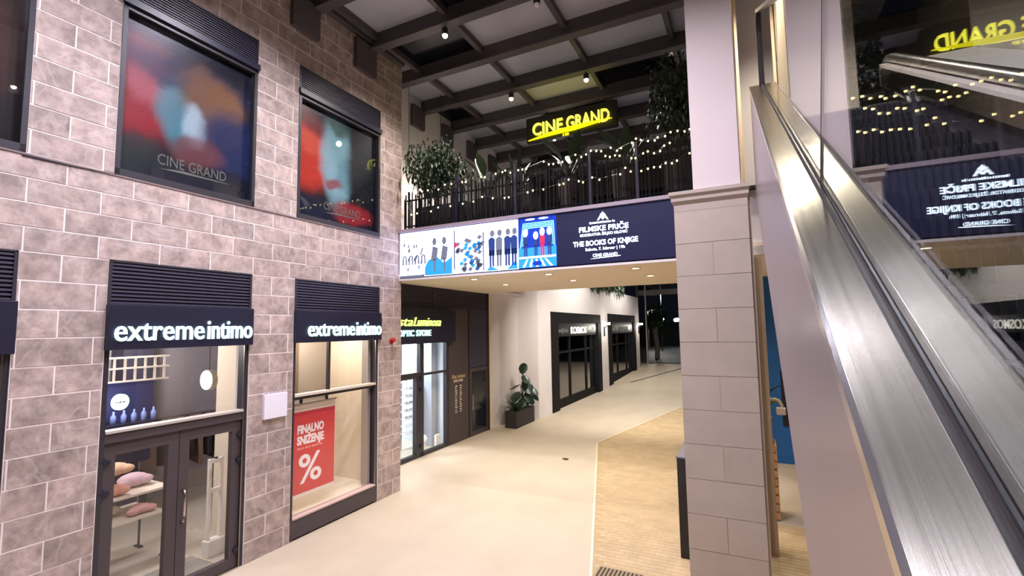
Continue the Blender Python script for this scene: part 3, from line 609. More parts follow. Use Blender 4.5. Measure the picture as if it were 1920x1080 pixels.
for i in range(5):
    a, b = edges[i], edges[i+1]
    pn = B('picture_panel', a+.004, b-.004, SY-.008, SY, 4.42 if i else 4.46, 5.37, dblu if i == 4 else wht, ls)
    t = MB(); t2 = MB(); w_ = b-a
    if i == 0:
        for k in range(4):
            cx = a+.14+k*.16; t.prism([(cx-.065, Yf, 4.68), (cx-.028, Yf, 4.68), (cx-.02, Yf, 4.86), (cx-.055, Yf, 4.86)], (0, .002, 0)); t.prism([(cx+.025, Yf, 4.68), (cx+.062, Yf, 4.68), (cx+.05, Yf, 4.86), (cx+.015, Yf, 4.86)], (0, .002, 0))
            t.prism([(cx-.045, Yf, 4.85), (cx+.04, Yf, 4.85), (cx+.02, Yf, 4.88), (cx-.025, Yf, 4.88)], (0, .002, 0)); t.prism([(cx-.01, Yf, 4.6), (cx+.012, Yf, 4.6), (cx+.01, Yf, 4.66)], (0, .002, 0))
        for k in range(14):
            cx, cz = a+.08+random.random()*.5, 4.5+random.random()*.7; t.prism([(cx, Yf, cz), (cx+.035, Yf, cz), (cx+.05, Yf, cz+.08), (cx+.01, Yf, cz+.07)], (0, .002, 0))
        t.box(a+.01, b-.02, Yf, Yf+.003, 4.41, 4.455)
        t.build('print_marks', gry, pn)['kind'] = 'stuff'
    elif i == 1:
        t2.prism([(a+.02, Yf, 4.43), (b-.02, Yf, 4.43), (b-.02, Yf, 4.78), (a+.5, Yf, 4.66), (a+.3, Yf, 4.82), (a+.1, Yf, 4.74), (a+.02, Yf, 4.6)], (0, .002, 0)); t2.build('print_blue', blu, pn)
        for (cx, s) in ((a+.26, 1), (a+.5, .9)): ell(t, cx, 5.12, .05, .08, Yf-.003); t.prism([(cx-.09, Yf-.003, 4.72), (cx+.06, Yf-.003, 4.74), (cx+.09, Yf-.003, 4.98), (cx-.04, Yf-.003, 5.03)], (0, .002, 0)); t.prism([(cx-.01, Yf-.003, 4.5), (cx+.03, Yf-.003, 4.5), (cx+.03, Yf-.003, 4.76), (cx-.02, Yf-.003, 4.76)], (0, .002, 0))
        t.build('print_marks', gry, pn)
    elif i == 2:
        for k in range(48):
            cx, cz = random.uniform(a+.06, b-.06), random.uniform(4.46, 5.1)
            (t if k % 3 else t2).prism([(cx-.05, Yf, cz), (cx+.02, Yf, cz-.035), (cx+.07, Yf, cz+.03), (cx, Yf, cz+.06)], (0, .002, 0))
        t.box(a+.02, a+.05, Yf-.002, Yf+.001, 4.5, 5.3); t.box(b-.06, b-.03, Yf-.002, Yf+.001, 4.45, 5.2); t.build('print_marks', gry, pn)['kind'] = 'stuff'; t2.build('print_blue', blu, pn)['kind'] = 'stuff'
        ell(r := MB(), a+.07, 5.0, .03, .06, Yf-.006); r.build('print_red', rdd, pn)
    elif i == 3:
        for cx in (a+.14, a+.3, a+.48, a+.62):
            t = MB(); figure(t, cx, 4.5, .72, Yf); t.build('print_figure', gry if cx < a+.4 and cx > a+.2 else nav, pn); t = MB(); ell(t, cx+.015, 5.15, .05, .065, Yf-.003); t.build('print_head', gry, pn)
        MB().prism([(a+.02, Yf, 4.43), (a+.3, Yf, 4.43), (a+.1, Yf, 4.52)], (0, .002, 0)).build('print_blue', blu, pn); MB().prism([(b-.25, Yf, 4.43), (b-.02, Yf, 4.43), (b-.05, Yf, 4.6)], (0, .002, 0)).build('print_blue', blu, pn)
    else:
        t.prism([(a+.01, Yf, 4.43), (b-.01, Yf, 4.43), (b-.01, Yf, 4.8), (a+.01, Yf, 4.8)], (0, .002, 0)); t.build('print_blue', blu, pn)
        t = MB()
        for k in range(4): t.prism([(a+.03+k*.03, Yf, 4.8+k*.02), (a+.045+k*.03, Yf, 4.8+k*.02), (a+.12+k*.03, Yf, 5.25-k*.03), (a+.7-k*.03, Yf, 5.25-k*.03), (b-.045-k*.03, Yf, 4.8+k*.02), (b-.03-k*.03, Yf, 4.8+k*.02), (a+.72-k*.03, Yf, 5.27-k*.03), (a+.1+k*.03, Yf, 5.27-k*.03)], (0, .002, 0))
        t.build('print_lines', cyn, pn); t = MB()
        for k in range(5): t.prism([(a+.08+k*.14, Yf-.003, 4.44), (a+.13+k*.14, Yf-.003, 4.44), (a+.2+k*.09, Yf-.003, 4.58), (a+.17+k*.09, Yf-.003, 4.58)], (0, .002, 0))
        t.build('print_stripes', pap, pn); B('print_band', a+.02, b-.02, Yf-.004, Yf-.001, 4.6, 4.635, pap, pn)
        for cx, cz, rx, rz in ((a+.15, 5.08, .05, .075), (a+.36, 5.02, .05, .075), (a+.49, 5.08, .05, .075), (a+.63, 5.08, .05, .075), (a+.25, 5.33, .1, .018), (a+.52, 5.33, .1, .018)): t = MB(); ell(t, cx, cz, rx, rz, Yf-.006); t.build('print_head', pap, pn)
        for cx, s in ((a+.15, 1), (a+.36, .85), (a+.63, 1)): t = MB(); figure(t, cx, 4.64, .5*s, Yf-.004, False); t.build('print_figure', nav, pn)
        t = MB(); figure(t, a+.49, 4.64, .5, Yf-.004, False); t.build('print_figure_red', rdd, pn)
        t = MB(); ell(t, a+.38, 4.5, .1, .05, Yf-.007, 6); t.build('print_emblem', dblu, pn)
tp = B('text_panel', -3.036, XE-.004, SY-.008, SY, 4.42, 5.37, mat('screen_dark', (24, 24, 44), .35, emit=((44, 46, 110), .25)), ls)  # faint violet emission stands in for lens glow over the black ground
lw = emission('screen_letter', (215, 235, 255), 5.0); XC = -2.18
def ctext(s, z, size, wd, bold=.0, big=False):
    (letters if big else line)(s, lw, tp, (XC-wd/2, SY-.014, z), (1, 0, 0), size, .006, (0, 1, 0), bold=bold, width=wd)
ctext('FILMSKE PRIČE', 4.985, .125, .88, .02, True); ctext('MODERATOR: ŽELJKO MILOVIĆ', 4.905, .065, .84, .005)
XC = -2.16; ctext('THE BOOKS OF KNJIGE', 4.735, .125, 1.14, .02, True); ctext('Subota, 7. februar | 19h', 4.645, .07, .7, .005); ctext('CINE GRAND', 4.53, .075, .44, .01)
MB().prism([(XC-.26, SY-.014, 4.497), (XC+.26, SY-.014, 4.515), (XC+.27, SY-.014, 4.525), (XC-.1, SY-.014, 4.515)], (0, .006, 0)).build('underline', lw, tp)
XC = -2.18; marks(lw, tp, (XC-.24, SY-.011, 5.115), (1, 0, 0), .47, .034, (0, -1, 0), .026)
t = MB(); Y0 = SY-.014
t.prism([(XC-.1, Y0, 5.17), (XC-.05, Y0, 5.25), (XC, Y0, 5.21), (XC+.05, Y0, 5.25), (XC+.1, Y0, 5.17), (XC+.07, Y0, 5.17), (XC+.045, Y0, 5.215), (XC, Y0, 5.175), (XC-.045, Y0, 5.215), (XC-.07, Y0, 5.17)], (0, .006, 0))
t.prism([(XC-.05, Y0, 5.26), (XC, Y0, 5.225), (XC+.05, Y0, 5.26), (XC+.03, Y0, 5.285), (XC, Y0, 5.265), (XC-.03, Y0, 5.285)], (0, .006, 0)); t.prism([(XC-.022, Y0, 5.285), (XC, Y0, 5.27), (XC+.022, Y0, 5.285), (XC, Y0, 5.315)], (0, .006, 0))
t.build('emblem', lw, tp)

# ================================================================== ROOF
rf = struct('ceiling', 'steel roof of beams, purlins and grey panels above the atrium', (-2, 8, 9.3))
ends = [5.86+1.4*k for k in range(-5, 9)]
px = [-8.2, -6.45, -4.80, -2.95, -1.12, .7, 2.6]
dark_cells = {(0, 2), (1, 1), (3, 3), (3, 0), (4, 2), (6, 1)}
for k, e in enumerate(ends):
    x0 = WX+.02 if e < 8.2 else -7.43
    o = MB().box(x0, 3.2, e-.16, e-.04, 9.03, 9.34).box(x0, 3.2, e-.2, e, 8.985, 9.03).build('beam', beamm, rf, fix=False)
    for j in range(len(px)-1):
        if k+1 < len(ends):
            a = max(px[j], WX if ends[k+1] < 8.3 else -7.43); b = px[j+1]
            if b-a > .1: piece('roof_panel', a, b, e-.1, ends[k+1]-.1, 9.30, 9.34, nightm if (k-5, j) in dark_cells else panelm, rf)
    if k+1 < len(ends):
        for j in px[1:-1]:
            if j > WX+.05: piece('purlin', j-.05, j+.05, e-.05, ends[k+1]-.16, 9.16, 9.29, beamm, rf)
piece('wall_purlin', WX, WX+.12, -.6, 8.1, 9.12, 9.24, beamm, rf)
# pendant spots under the beams
bulbm = emission('pendant_bulb', (255, 226, 180), 40)
def pendant(x, y, lab, e=P_PEND, lit=True, col=NEUT):
    d = thing('pendant_spot', lab, 'lamp', (x, y, 8.985), 'pendant spots under the roof beams')
    MB().tube([(x, y, 8.985), (x, y, 8.93)], .012, 6).build('stem', darkmetal, d)
    MB().lathe([(.055, -.18), (.06, -.17), (.06, -.06), (.03, -.045)], (x, y, 8.985), 14).build('can', darkmetal, d, smooth=False)
    MB().ball((x, y, 8.985-.19), .05, 10, 6).build('bulb', bulbm if lit else printw, d, smooth=True)
    if lit: lamp('pendant_light', 'SPOT', (x, y, 8.985-.25), e, col, d, spot_size=R(142), spot_blend=.75, shadow_soft_size=.08, aim=(x, y, 0))
pendant(-4.82, 7.15, 'brightest pendant spot, near the stone wall under the front beam')
pendant(-2.95, 7.15, 'unlit pendant spot at the top edge of the picture', lit=False)
pendant(-4.82, 9.95, 'lit pendant spot above and left of the yellow cinema sign', 620)
pendant(-2.96, 9.95, 'lit pendant spot above the right end of the yellow sign', 620)
pendant(-4.80, 12.75, 'lit pendant spot just below the yellow cinema sign', 260)
for x in (-4.8, -2.9, -1.0, .9):
    for y in (1.4, 4.3): pendant(x, y, 'pendant spot overhead above the camera, row %s, %s' % ('one' if y < 3 else 'two', 'leftmost' if x < -4 else 'second from left' if x < -2 else 'third from left' if x < 0 else 'added over the escalator'), (P_PEND*1.05 if x < 0 else 42), col=COOL)  # the two over the escalator are added to brighten its deck

pendant(.9, 7.15, 'added pendant spot over the upper end of the escalator', 480, col=WARM)  # lamp added to brighten the end wall past the escalator
# ================================================================== UPPER RECESS WALL, TERRACE BACK
g = struct('wall_recess', 'cream wall of the terrace behind the stone corner', (-7.5, 12, 5.4))
B('recess_wall', -8.2, -7.43, 8.16, 17.5, 4.56, 9.4, plaster, g)
for y0 in (8.05, 9.45, 10.80, 12.15, 13.5): B('bracket', -7.43, -7.34, y0, y0+.5, 8.5, 9.05, beamm, g)
g = struct('wall_terrace', 'dark back wall of the terrace with glazing', (-2, 17.4, 5.4))
B('dark_back', -7.43, 3.2, 17.3, 17.5, 5.44, 9.4, mat('terrace_dark', (58, 50, 48), .7), g)
for i in range(6): B('glazing', -6.8+i*1.6, -5.4+i*1.6, 17.26, 17.3, 5.7, 8.2, nightm, g)
gl = emission('globe_warm', (255, 225, 170), 9)
for k, (x, y, zz, e) in enumerate(((-6.75, 9.8, 6.95, 30), (-7.2, 9.1, 6.75, 1.5), (-5.2, 14.5, 7.6, 22), (-1.5, 14.0, 7.4, 18))):
    d = thing('globe_lamp', ('warm globe lamp glowing inside the leafy tree', 'warm globe lamp beside the stone corner', 'globe lamp deep in the terrace at left', 'globe lamp deep in the terrace at right')[k], 'lamp', (x, y, zz), 'globe lamps on the terrace')
    MB().ball((x, y, zz), .055, 12, 8).build('globe', gl, d, smooth=True); MB().tube([(x, y, zz+.05), (x, y, 9.3)], .006, 5).build('cord', signbox, d)
    lamp('globe_light', 'POINT', (x, y, zz-.1), e, WARM, d, shadow_soft_size=.06)

# ================================================================== CINEMA SIGN
SGY = 11.3
cs = thing('cinema_sign', 'yellow glowing cinema sign with an underline hanging below the roof', 'sign', (-3.85, SGY, 8.2))
yel = emission('lit_yellow', (244, 238, 70), 2.4); yel2 = emission('lit_yellow_bar', (238, 230, 12), 1.9)
B('sign_case', -5.05, -2.62, SGY+.02, SGY+.16, 8.22, 8.88, mat('case_black', (34, 30, 34), .5), cs, bevel=.01)
for x in (-4.5, -2.9): MB().tube([(x, SGY+.1, 8.88), (x, SGY+.1, 9.0)], .02, 6).build('hanger', darkmetal, cs)
letters('CINE', yel, cs, (-4.87, SGY-.03, 8.37), (1, 0, 0), .46, .05, (0, 1, 0), bold=.006, width=.86)
letters('GRAND', yel, cs, (-3.93, SGY-.03, 8.37), (1, 0, 0), .46, .05, (0, 1, 0), bold=.006, width=1.14)
MB().prism([(-4.98, SGY-.05, 8.25), (-4.2, SGY-.05, 8.29), (-3.7, SGY-.05, 8.30), (-2.74, SGY-.05, 8.41), (-3.4, SGY-.05, 8.42), (-4.0, SGY-.05, 8.40), (-4.4, SGY-.05, 8.36)], (0, .05, 0)).build('underline', yel2, cs)
marks(yel2, cs, (-4.02, SGY-.01, 8.2), (1, 0, 0), .2, .07, (0, -1, 0), .06)

# ================================================================== TERRACE RAILING, LIGHTS, PLANTS
rl = thing('terrace_railing', 'dark railing of uneven upright sticks along the terrace edge', 'railing', (-3.7, 8.2, 5.44))
barm = mat('stick_dark', (17, 15, 21), .8, rand=.3, spec=.2)
x = -6.62; nb = 0
while x < -.62:
    wd = random.choice((.014, .018, .022, .03)); yy = random.uniform(8.15, 8.27); zt = random.uniform(6.22, 6.44) - (.12 if x < -5.6 else 0)
    piece('stick', x, x+wd, yy, yy+.025, 5.445, zt, barm, rl); nb += 1
    x += wd+random.choice((.006, .012, .02, .035) if x < -3.3 else (.02, .03, .045, .06))
for zz in (5.55, 6.12): piece('rail', -6.62, -.6, 8.275, 8.30, zz, zz+.03, barm, rl)
for xx in (-5.3, -3.95, -2.45, -1.62): piece('post', xx, xx+.05, 8.2, 8.27, 5.445, 6.5, signbox, rl)
S_low = [(-6.56, 6.19), (-6.35, 5.77), (-6.2, 5.78), (-5.84, 5.78), (-5.66, 5.84), (-5.36, 5.83), (-5.06, 5.84), (-4.81, 5.85), (-4.61, 5.92), (-4.37, 5.86), (-4.11, 5.83), (-4.02, 5.83), (-3.62, 5.87), (-3.51, 5.89), (-3.3, 5.88), (-2.98, 5.92), (-2.9, 5.93), (-2.8, 5.99), (-2.61, 5.93), (-2.53, 5.9), (-2.36, 5.96), (-2.23, 5.9), (-1.86, 5.94), (-1.77, 6.04), (-1.68, 5.96), (-1.5, 5.94), (-1.39, 5.96), (-1.29, 5.97), (-1.19, 5.96), (-1.1, 6.01), (-1.0, 5.99), (-0.92, 6.02), (-0.72, 6.11)]
S_up = [(-6.36, 6.25), (-6.29, 6.25), (-6.21, 6.25), (-6.07, 6.24), (-5.92, 6.24), (-5.65, 6.22), (-5.49, 6.3), (-5.33, 6.29), (-5.07, 6.29), (-4.99, 6.28), (-4.63, 6.33), (-4.54, 6.31), (-4.3, 6.34), (-4.15, 6.35), (-4.09, 6.37), (-3.98, 6.31), (-3.81, 6.33), (-3.72, 6.33), (-3.64, 6.33), (-3.28, 6.41), (-3.18, 6.34), (-3.09, 6.33), (-2.99, 6.34), (-2.91, 6.34), (-2.66, 6.43), (-2.55, 6.37), (-2.46, 6.4), (-2.37, 6.45), (-2.27, 6.43), (-2.18, 6.41), (-2.11, 6.31), (-2.03, 6.28), (-1.94, 6.29), (-1.86, 6.27), (-1.66, 6.19), (-1.59, 6.18), (-1.46, 6.24), (-1.38, 6.26), (-1.28, 6.21), (-1.18, 6.23), (-1.11, 6.31), (-1.02, 6.34)]
S_top = [(-2.01, 6.44), (-1.9, 6.37), (-1.83, 6.4), (-1.64, 6.46), (-1.57, 6.52), (-1.49, 6.48), (-1.37, 6.44), (-1.26, 6.43), (-1.21, 6.47), (-1.09, 6.47), (-1.0, 6.52), (-0.89, 6.52), (-0.78, 6.49), (-0.7, 6.51)]
fairy = emission('fairy_bulb', (255, 226, 150), 7); bme = bpy.data.meshes.new('fairy_bulb'); t = MB().ball((0, 0, 0), .015, 8, 5, (1, 1, 1.2)); bme.from_pydata(t.v, [], t.f); bme.materials.append(fairy)
for k, (S, lab) in enumerate(((S_low, 'lower string of warm fairy lights across the railing'), (S_up, 'long upper string of warm fairy lights on the railing top'), (S_top, 'short topmost string of warm fairy lights at the pillar end'))):
    d = thing('string_lights', lab, 'fairy lights', (S[0][0], 8.12, S[0][1]), 'fairy light strings on the railing')
    MB().tube([(a, 8.125, b+.02) for a, b in S], .004, 4).build('wire', signbox, d)
    for a, b in S:
        o = bpy.data.objects.new('bulb', bme); COL.objects.link(o); o.parent = d; o.location = Vector((a, 8.118, b))-off(d)
leafm = mat('leaf_dark_green', (46, 66, 44), .5, rand=.2); leafm2 = mat('leaf_mid_green', (70, 96, 66), .45, rand=.2); bark = mat('bark', (84, 66, 52), .9); potm = mat('planter_brown', (56, 40, 38), .7, vary=(3, .1)); soil = mat('soil', (40, 30, 24), 1)
def blade(L, W, droop, n=6, fold=.25):
    """leaf along +x from the origin, drooping towards -z"""
    vs = []; fs = []
    for i in range(n+1):
        t_ = i/n; w_ = W*math.sin(math.pi*min(1, t_*.92+.06))**.8; x_ = L*t_; z_ = -droop*L*t_*t_
        vs += [(x_, -w_/2, z_+fold*w_*.5), (x_, 0, z_), (x_, w_/2, z_+fold*w_*.5)]
    for i in range(n):
        for k in range(2): fs.append((i*3+k, i*3+k+1, (i+1)*3+k+1, (i+1)*3+k))
    return vs, fs
def leaf_at(parent, base, az, el, L, W, droop, m, name='leaf'):
    v, f = blade(L, W, droop); mtx = Matrix.Translation(base) @ Matrix.Rotation(az, 4, 'Z') @ Matrix.Rotation(-el, 4, 'Y')
    return MB().add([mtx @ Vector(p) for p in v], f).build(name, m, parent, smooth=True, fix=False)
def pot(x, y, z, r, h, lab, square=False, m=potm):
    t = thing('planter', lab, 'planter', (x, y, z), 'brown planters on the terrace')
    MB().lathe([(r*.82, 0), (r, h), (r*.9, h), (r*.88, h-.05)], (x, y, z), 24).build('pot_body', m, t, smooth=False)
    MB().lathe([(r*.88, h-.07), (r*.88, h-.05)], (x, y, z), 24).build('soil', soil, t); return t
def bigleaf_plant(x, y, z, n, L, W, h, lab, m=leafm2, spread=.6):
    t = thing('leafy_plant', lab, 'plant', (x, y, z))
    for i in range(n):
        az = 2*math.pi*i/n+random.uniform(-.4, .4); el = R(random.uniform(48, 80)); hh = h*random.uniform(.55, 1)
        b = Vector((x+spread*.3*math.cos(az), y+spread*.3*math.sin(az), z+hh))
        MB().tube([(x, y, z), (x+.1*spread*math.cos(az), y+.1*spread*math.sin(az), z+hh*.5), b], [.02, .016, .01], 6).build('stalk', m, t)
        leaf_at(t, b, az, el, L*random.uniform(.8, 1.1), W, .35, m)
def bush(x, y, z, trunk, rx, rz, n, ls_, lab, m=leafm, cat='tree', lean=0):
    t = thing('small_tree', lab, cat, (x, y, z)); top = Vector((x+lean, y, z+trunk))
    MB().tube([(x, y, z), (x+lean*.5, y+.03, z+trunk*.5), top+Vector((0, 0, rz*.4))], [.03, .025, .012], 7).build('trunk', bark, t)
    f = MB()
    for i in range(7):
        a = 2*math.pi*i/7; f.tube([top, top+Vector((rx*.7*math.cos(a), rx*.7*math.sin(a), rz*random.uniform(.2, .9)))], [.012, .004], 5)
    f.build('branches', bark, t)
    f = MB()
    for i in range(n):
        th = random.uniform(0, 2*math.pi); u = random.uniform(-1, 1); rr = random.random()**.45; s = math.sqrt(1-u*u)
        lump = 1+.35*math.sin(3*th+x)*math.sin(2.3*u+y)
        p = top+Vector((rx*rr*lump*s*math.cos(th), rx*rr*lump*s*math.sin(th), rz*.55+rz*rr*u*lump))
        v, fc = blade(ls_*random.uniform(.6, 1.2), ls_*.4, .5, 2, .1)
        mtx = Matrix.Translation(p) @ Matrix.Rotation(random.uniform(0, 6.28), 4, 'Z') @ Matrix.Rotation(random.uniform(-.3, 1.2), 4, 'Y'); f.add([mtx @ Vector(q) for q in v], fc)
    o = f.build('foliage', m, t, fix=False); o['kind'] = 'stuff'; return t
for k, (a, b) in enumerate(((-6.5, -5.2), (-5.1, -3.75))):
    t = thing('planter_trough', ('long dark planter trough under the leafy tree behind the railing', 'long dark planter trough under the broad-leaved plant behind the railing')[k], 'planter', ((a+b)/2, 8.75, 5.445))
    B('trough_body', a, b, 8.5, 9.0, 5.445, 6.02, mat('trough_dark', (24, 21, 26), .6), t, bevel=.01); B('soil', a+.03, b-.03, 8.53, 8.97, 6.02, 6.03, soil, t)
pot(-3.06, 8.95, 5.445, .24, .8, 'tall brown planter at the middle of the railing'); pot(-1.96, 8.95, 5.445, .25, .83, 'tall brown planter left of the pillar behind the railing'); pot(-.98, 8.95, 5.445, .27, .84, 'tall brown planter nearest the pillar behind the railing')
bush(-6.15, 8.75, 6.03, .55, .72, .62, 1900, .13, 'leafy dark tree in the trough beside the stone corner')
bigleaf_plant(-4.85, 8.75, 6.03, 5, .62, .2, .55, 'broad-leaved plant standing right of the leafy tree')
bigleaf_plant(-4.1, 8.75, 6.03, 11, .6, .09, .35, 'spiky narrow-leaved plant below the left end of the yellow sign', leafm)
bigleaf_plant(-3.06, 8.95, 6.2, 6, .6, .24, .5, 'broad-leaved plant below the middle of the yellow sign', leafm)
bigleaf_plant(-1.9, 8.95, 6.2, 6, .55, .24, .5, 'tall broad-leaved plant right of the yellow sign', leafm)
bush(-.98, 8.95, 6.25, .75, .5, .8, 1700, .12, 'tall dark feathery tree beside the white pillar')
for k, (x0, x1, y) in enumerate(((-3.0, -1.9, 11.4), (-1.8, -.7, 10.6), (-4.9, -4.2, 11.8))):
    t = thing('terrace_sofa', ('pale sofa on the terrace behind the middle planter', 'pale sofa on the terrace near the pillar', 'small pale armchair on the terrace at left')[k], 'sofa', ((x0+x1)/2, y, 5.445))
    sm = mat('sofa_lilac', (150, 146, 172), .8); B('seat', x0, x1, y, y+.7, 5.5, 5.85, sm, t, bevel=.04); B('backrest', x0, x1, y+.6, y+.75, 5.6, 6.25, sm, t, bevel=.04)
    for a in (x0+.05, x1-.09):
        for b in (y+.05, y+.6): piece('leg', a, a+.04, b, b+.04, 5.445, 5.5, signbox, t)
    for a in (x0, x1-.14): B('armrest', a, a+.14, y, y+.7, 5.5, 6.05, sm, t, bevel=.03)

# ================================================================== PASSAGE WALLS, BOOKSHOP FRONTS
KX = -7.05
g = struct('wall_passage', 'pale plastered wall of the passage with the bookshop fronts', (KX, 20, 0))
B('setback_wall', -8.4, -7.88, 14.2, 16.5, 0, 7.0, plaster, g); B('corner_trim', -7.9, -7.84, 14.2, 14.38, 0, 4.5, cream, g)
B('cross_wall', -8.4, KX, 16.5, 16.8, 0, 5.4, plaster, g)
k1, k2 = (17.8, 24.9), (26.4, 33.5)
for a, b, c, d in ((16.8, k1[0], 0, 5.4), (k1[1], k2[0], 0, 5.4), (k2[1], 34.9, 0, 5.4), (*k1, 3.97, 5.4), (*k2, 4.08, 5.4)): B('wall_face', KX-.5, KX, a, b, c, d, plaster, g)
B('upper_wall', KX-3, KX-1.2, 16.8, 36, 5.0, 8.5, plaster, g); B('wall_deck', KX-3, KX-.4, 16.8, 35, 5.2, 5.38, plaster, g)
kdark = mat('bookshop_frame', (16, 16, 20), .7, spec=.2)
dkg = glass('dark_pane', (.55, .56, .6), 2.6)
kl = emission('bookshop_letter', (240, 240, 235), .8)
for n, (a, b) in enumerate((k1, k2)):
    zo = (0, .28)[n]; zt = (3.97, 4.08)[n]
    d = struct('door_%d' % (n+3), ('nearer dark glazed bookshop front', 'farther dark glazed bookshop front')[n], (KX, (a+b)/2, zo))
    B('header', KX-.4, KX+.02, a, b, zt-.45, zt, kdark, d); B('side_post', KX-.4, KX+.05, a, a+.75, 0, zt-.4, kdark, d, bevel=.01); B('side_post', KX-.4, KX+.05, b-.6, b, zo, zt-.4, kdark, d, bevel=.01)
    sb = B('sign_band', KX-.2, KX-.02, a+.75, b-.6, 2.95, zt-.45, mat('band_black', (20, 20, 26), .35), d)
    letters('KOSMOS', kl if n == 0 else mat('dim_letter', (120, 118, 116), .5), d, (KX-.02, (20.2, 29.2)[n], 3.06), (0, 1, 0), .43, .02, (1, 0, 0), bold=.01, width=2.3)
    line('knjižara', mat('dim_letter', (120, 118, 116), .5), d, (KX-.02, a+.85, 3.12), (0, 1, 0), .3, .01, (1, 0, 0), width=1.25)
    marks(mat('dim_letter', (120, 118, 116), .5), d, (KX-.02, b-1.5, 3.17), (0, 1, 0), .6, .2, (1, 0, 0), .2)
    for y in (a+.75, a+2.5, a+4.85, a+5.7): piece('mullion', KX-.2, KX-.1, y, y+.1, zo, 2.95, kdark, d)
    piece('cross_rail', KX-.2, KX-.1, a+.75, b-.6, 2.25, 2.33, kdark, d); piece('base_panel', KX-.2, KX-.1, a+.75, b-.6, 0, zo+.35, kdark, d)
    yy = [a+.85, a+2.5, a+4.85, a+5.7, b-.6]
    for p, q in zip(yy, yy[1:]): B('pane', KX-.16, KX-.15, p, q, zo+.35, 2.95, dkg, d)
    B('dark_interior', KX-2.6, KX-2.5, a, b, 0, 4, mat('shop_night', (40, 38, 44), .8), d); B('interior_floor', KX-2.5, KX-.2, a, b, -.02, zo+.02, mat('shop_night_floor', (110, 100, 90), .5), d)
for k, (y, l) in enumerate(((25.6, 'wall lamp glowing between the two bookshop fronts'), (34.6, 'wall lamp glowing beyond the farther bookshop front'))):
    d = thing('wall_lamp', l, 'lamp', (KX, y, 3.4), 'bar wall lamps')
    B('lamp_bar', KX+.08, KX+.28, y-.35, y+.35, 3.45, 3.58, emission('bar_lamp', (245, 240, 225), 2), d); MB().tube([(KX, y, 3.3), (KX+.15, y, 3.35), (KX+.18, y, 3.47)], .025, 6).build('lamp_arm', darkmetal, d)
    B('lamp_plate', KX, KX+.05, y-.08, y+.08, 2.85, 3.35, darkmetal, d); lamp('bar_light', 'POINT', (KX+.5, y, 3.3), 30, (1, .92, .8), d, shadow_soft_size=.15)
for k, y in enumerate((20.5, 29.0)):  # arms and lamps added out of view to brighten the passage
    d = thing('added_arm_floodlight', 'added unseen fill light on a made-up long arm over the passage, %s bookshop front' % ('above the nearer', 'above the farther')[k], 'added_floodlight', (-8.24, y, 7.6), 'added fill lights on arms over the passage')
    MB().tube([(-8.24, y, 7.55), (-6.5, y, 7.75), (-4.9, y, 7.75)], .04, 8).build('arm', darkmetal, d); B('lamp_head', -5.05, -4.65, y-.15, y+.15, 7.6, 7.72, darkmetal, d)
    B('lens', -5.02, -4.68, y-.12, y+.12, 7.585, 7.6, emission('added_flood_lens', (255, 240, 215), 8), d); lamp('added_arm_light', 'SPOT', (-4.85, y, 7.55), 1250, (1, .93, .84), d, spot_size=R(150), spot_blend=.6, shadow_soft_size=.12, aim=(-4.85, y, 0))
t = thing('wall_top_hedge', 'dark trailing greenery on top of the passage wall', 'hedge', (KX-.3, 26, 5.4)); f = MB()
for i in range(900):
    v, fc = blade(.35, .12, .5, 2, .1); mtx = Matrix.Translation((KX+random.uniform(-.5, .12), random.uniform(23, 30), 5.38+random.random()*.5)) @ Matrix.Rotation(random.uniform(0, 6.28), 4, 'Z') @ Matrix.Rotation(random.uniform(-.5, 1), 4, 'Y'); f.add([mtx @ Vector(q) for q in v], fc)
o = f.build('foliage', leafm, t, fix=False); o['kind'] = 'stuff'
# far end glazing and the street at night
d = struct('window_6', 'dark glazed screen closing the far end of the passage', (-5, 38, .5))
B('side_glazing', -7.2, -7.1, 35.3, 38, .45, 6.5, dkg, d); piece('end_post', -7.2, -7.05, 37.9, 38.05, .5, 6.5, mat('pale_post', (150, 140, 140), .5), d)
piece('head_beam', -7.4, 3, 37.9, 38.1, 5.75, 6.15, beamm, d); piece('side_frame', -7.25, -7.1, 35.2, 35.3, .45, 6.5, darkmetal, d)
for x in (-6.0, -4.6): piece('upper_mullion', x, x+.08, 37.95, 38.05, 6.15, 7.4, beamm, d)
B('upper_glass', -7.2, 3, 38, 38.01, 6.15, 7.4, dkg, d)
g = struct('ground_street', 'dark street surface outside the far gate', (-5, 60, .5)); B('asphalt', -30, 20, 38.2, 120, .3, .565, mat('asphalt', (44, 40, 40), .6), g)
B('night_hedge', -30, 20, 75, 76, .5, 4, mat('night_green', (14, 18, 16), .9), g)
sl_ = emission('street_lamp_lens', (255, 250, 235), 18)
for k, (x, y, h, l) in enumerate(((-8.2, 56, 7.2, 'taller street lamp outside, at right through the far gate'), (-10.4, 60, 5.2, 'shorter street lamp outside, at left through the far gate'))):
    p = thing('street_lamp', l, 'street lamp', (x, y, .565), 'street lamps in the night')
    MB().tube([(x-.6, y, .565), (x-.6, y, h)], .06, 8).build('lamp_post', mat('post_grey', (130, 130, 130), .5), p); MB().tube([(x-.6, y, h), (x-.3, y, h+.12), (x, y, h+.05)], .04, 6).build('lamp_arm', mat('post_grey', (130, 130, 130), .5), p)
    MB().ball((x, y, h), .3, 12, 6, (1, 1, .5)).build('lamp_head', sl_, p); lamp('street_light', 'POINT', (x, y, h-.5), 300, (1, .95, .85), p, shadow_soft_size=.2)
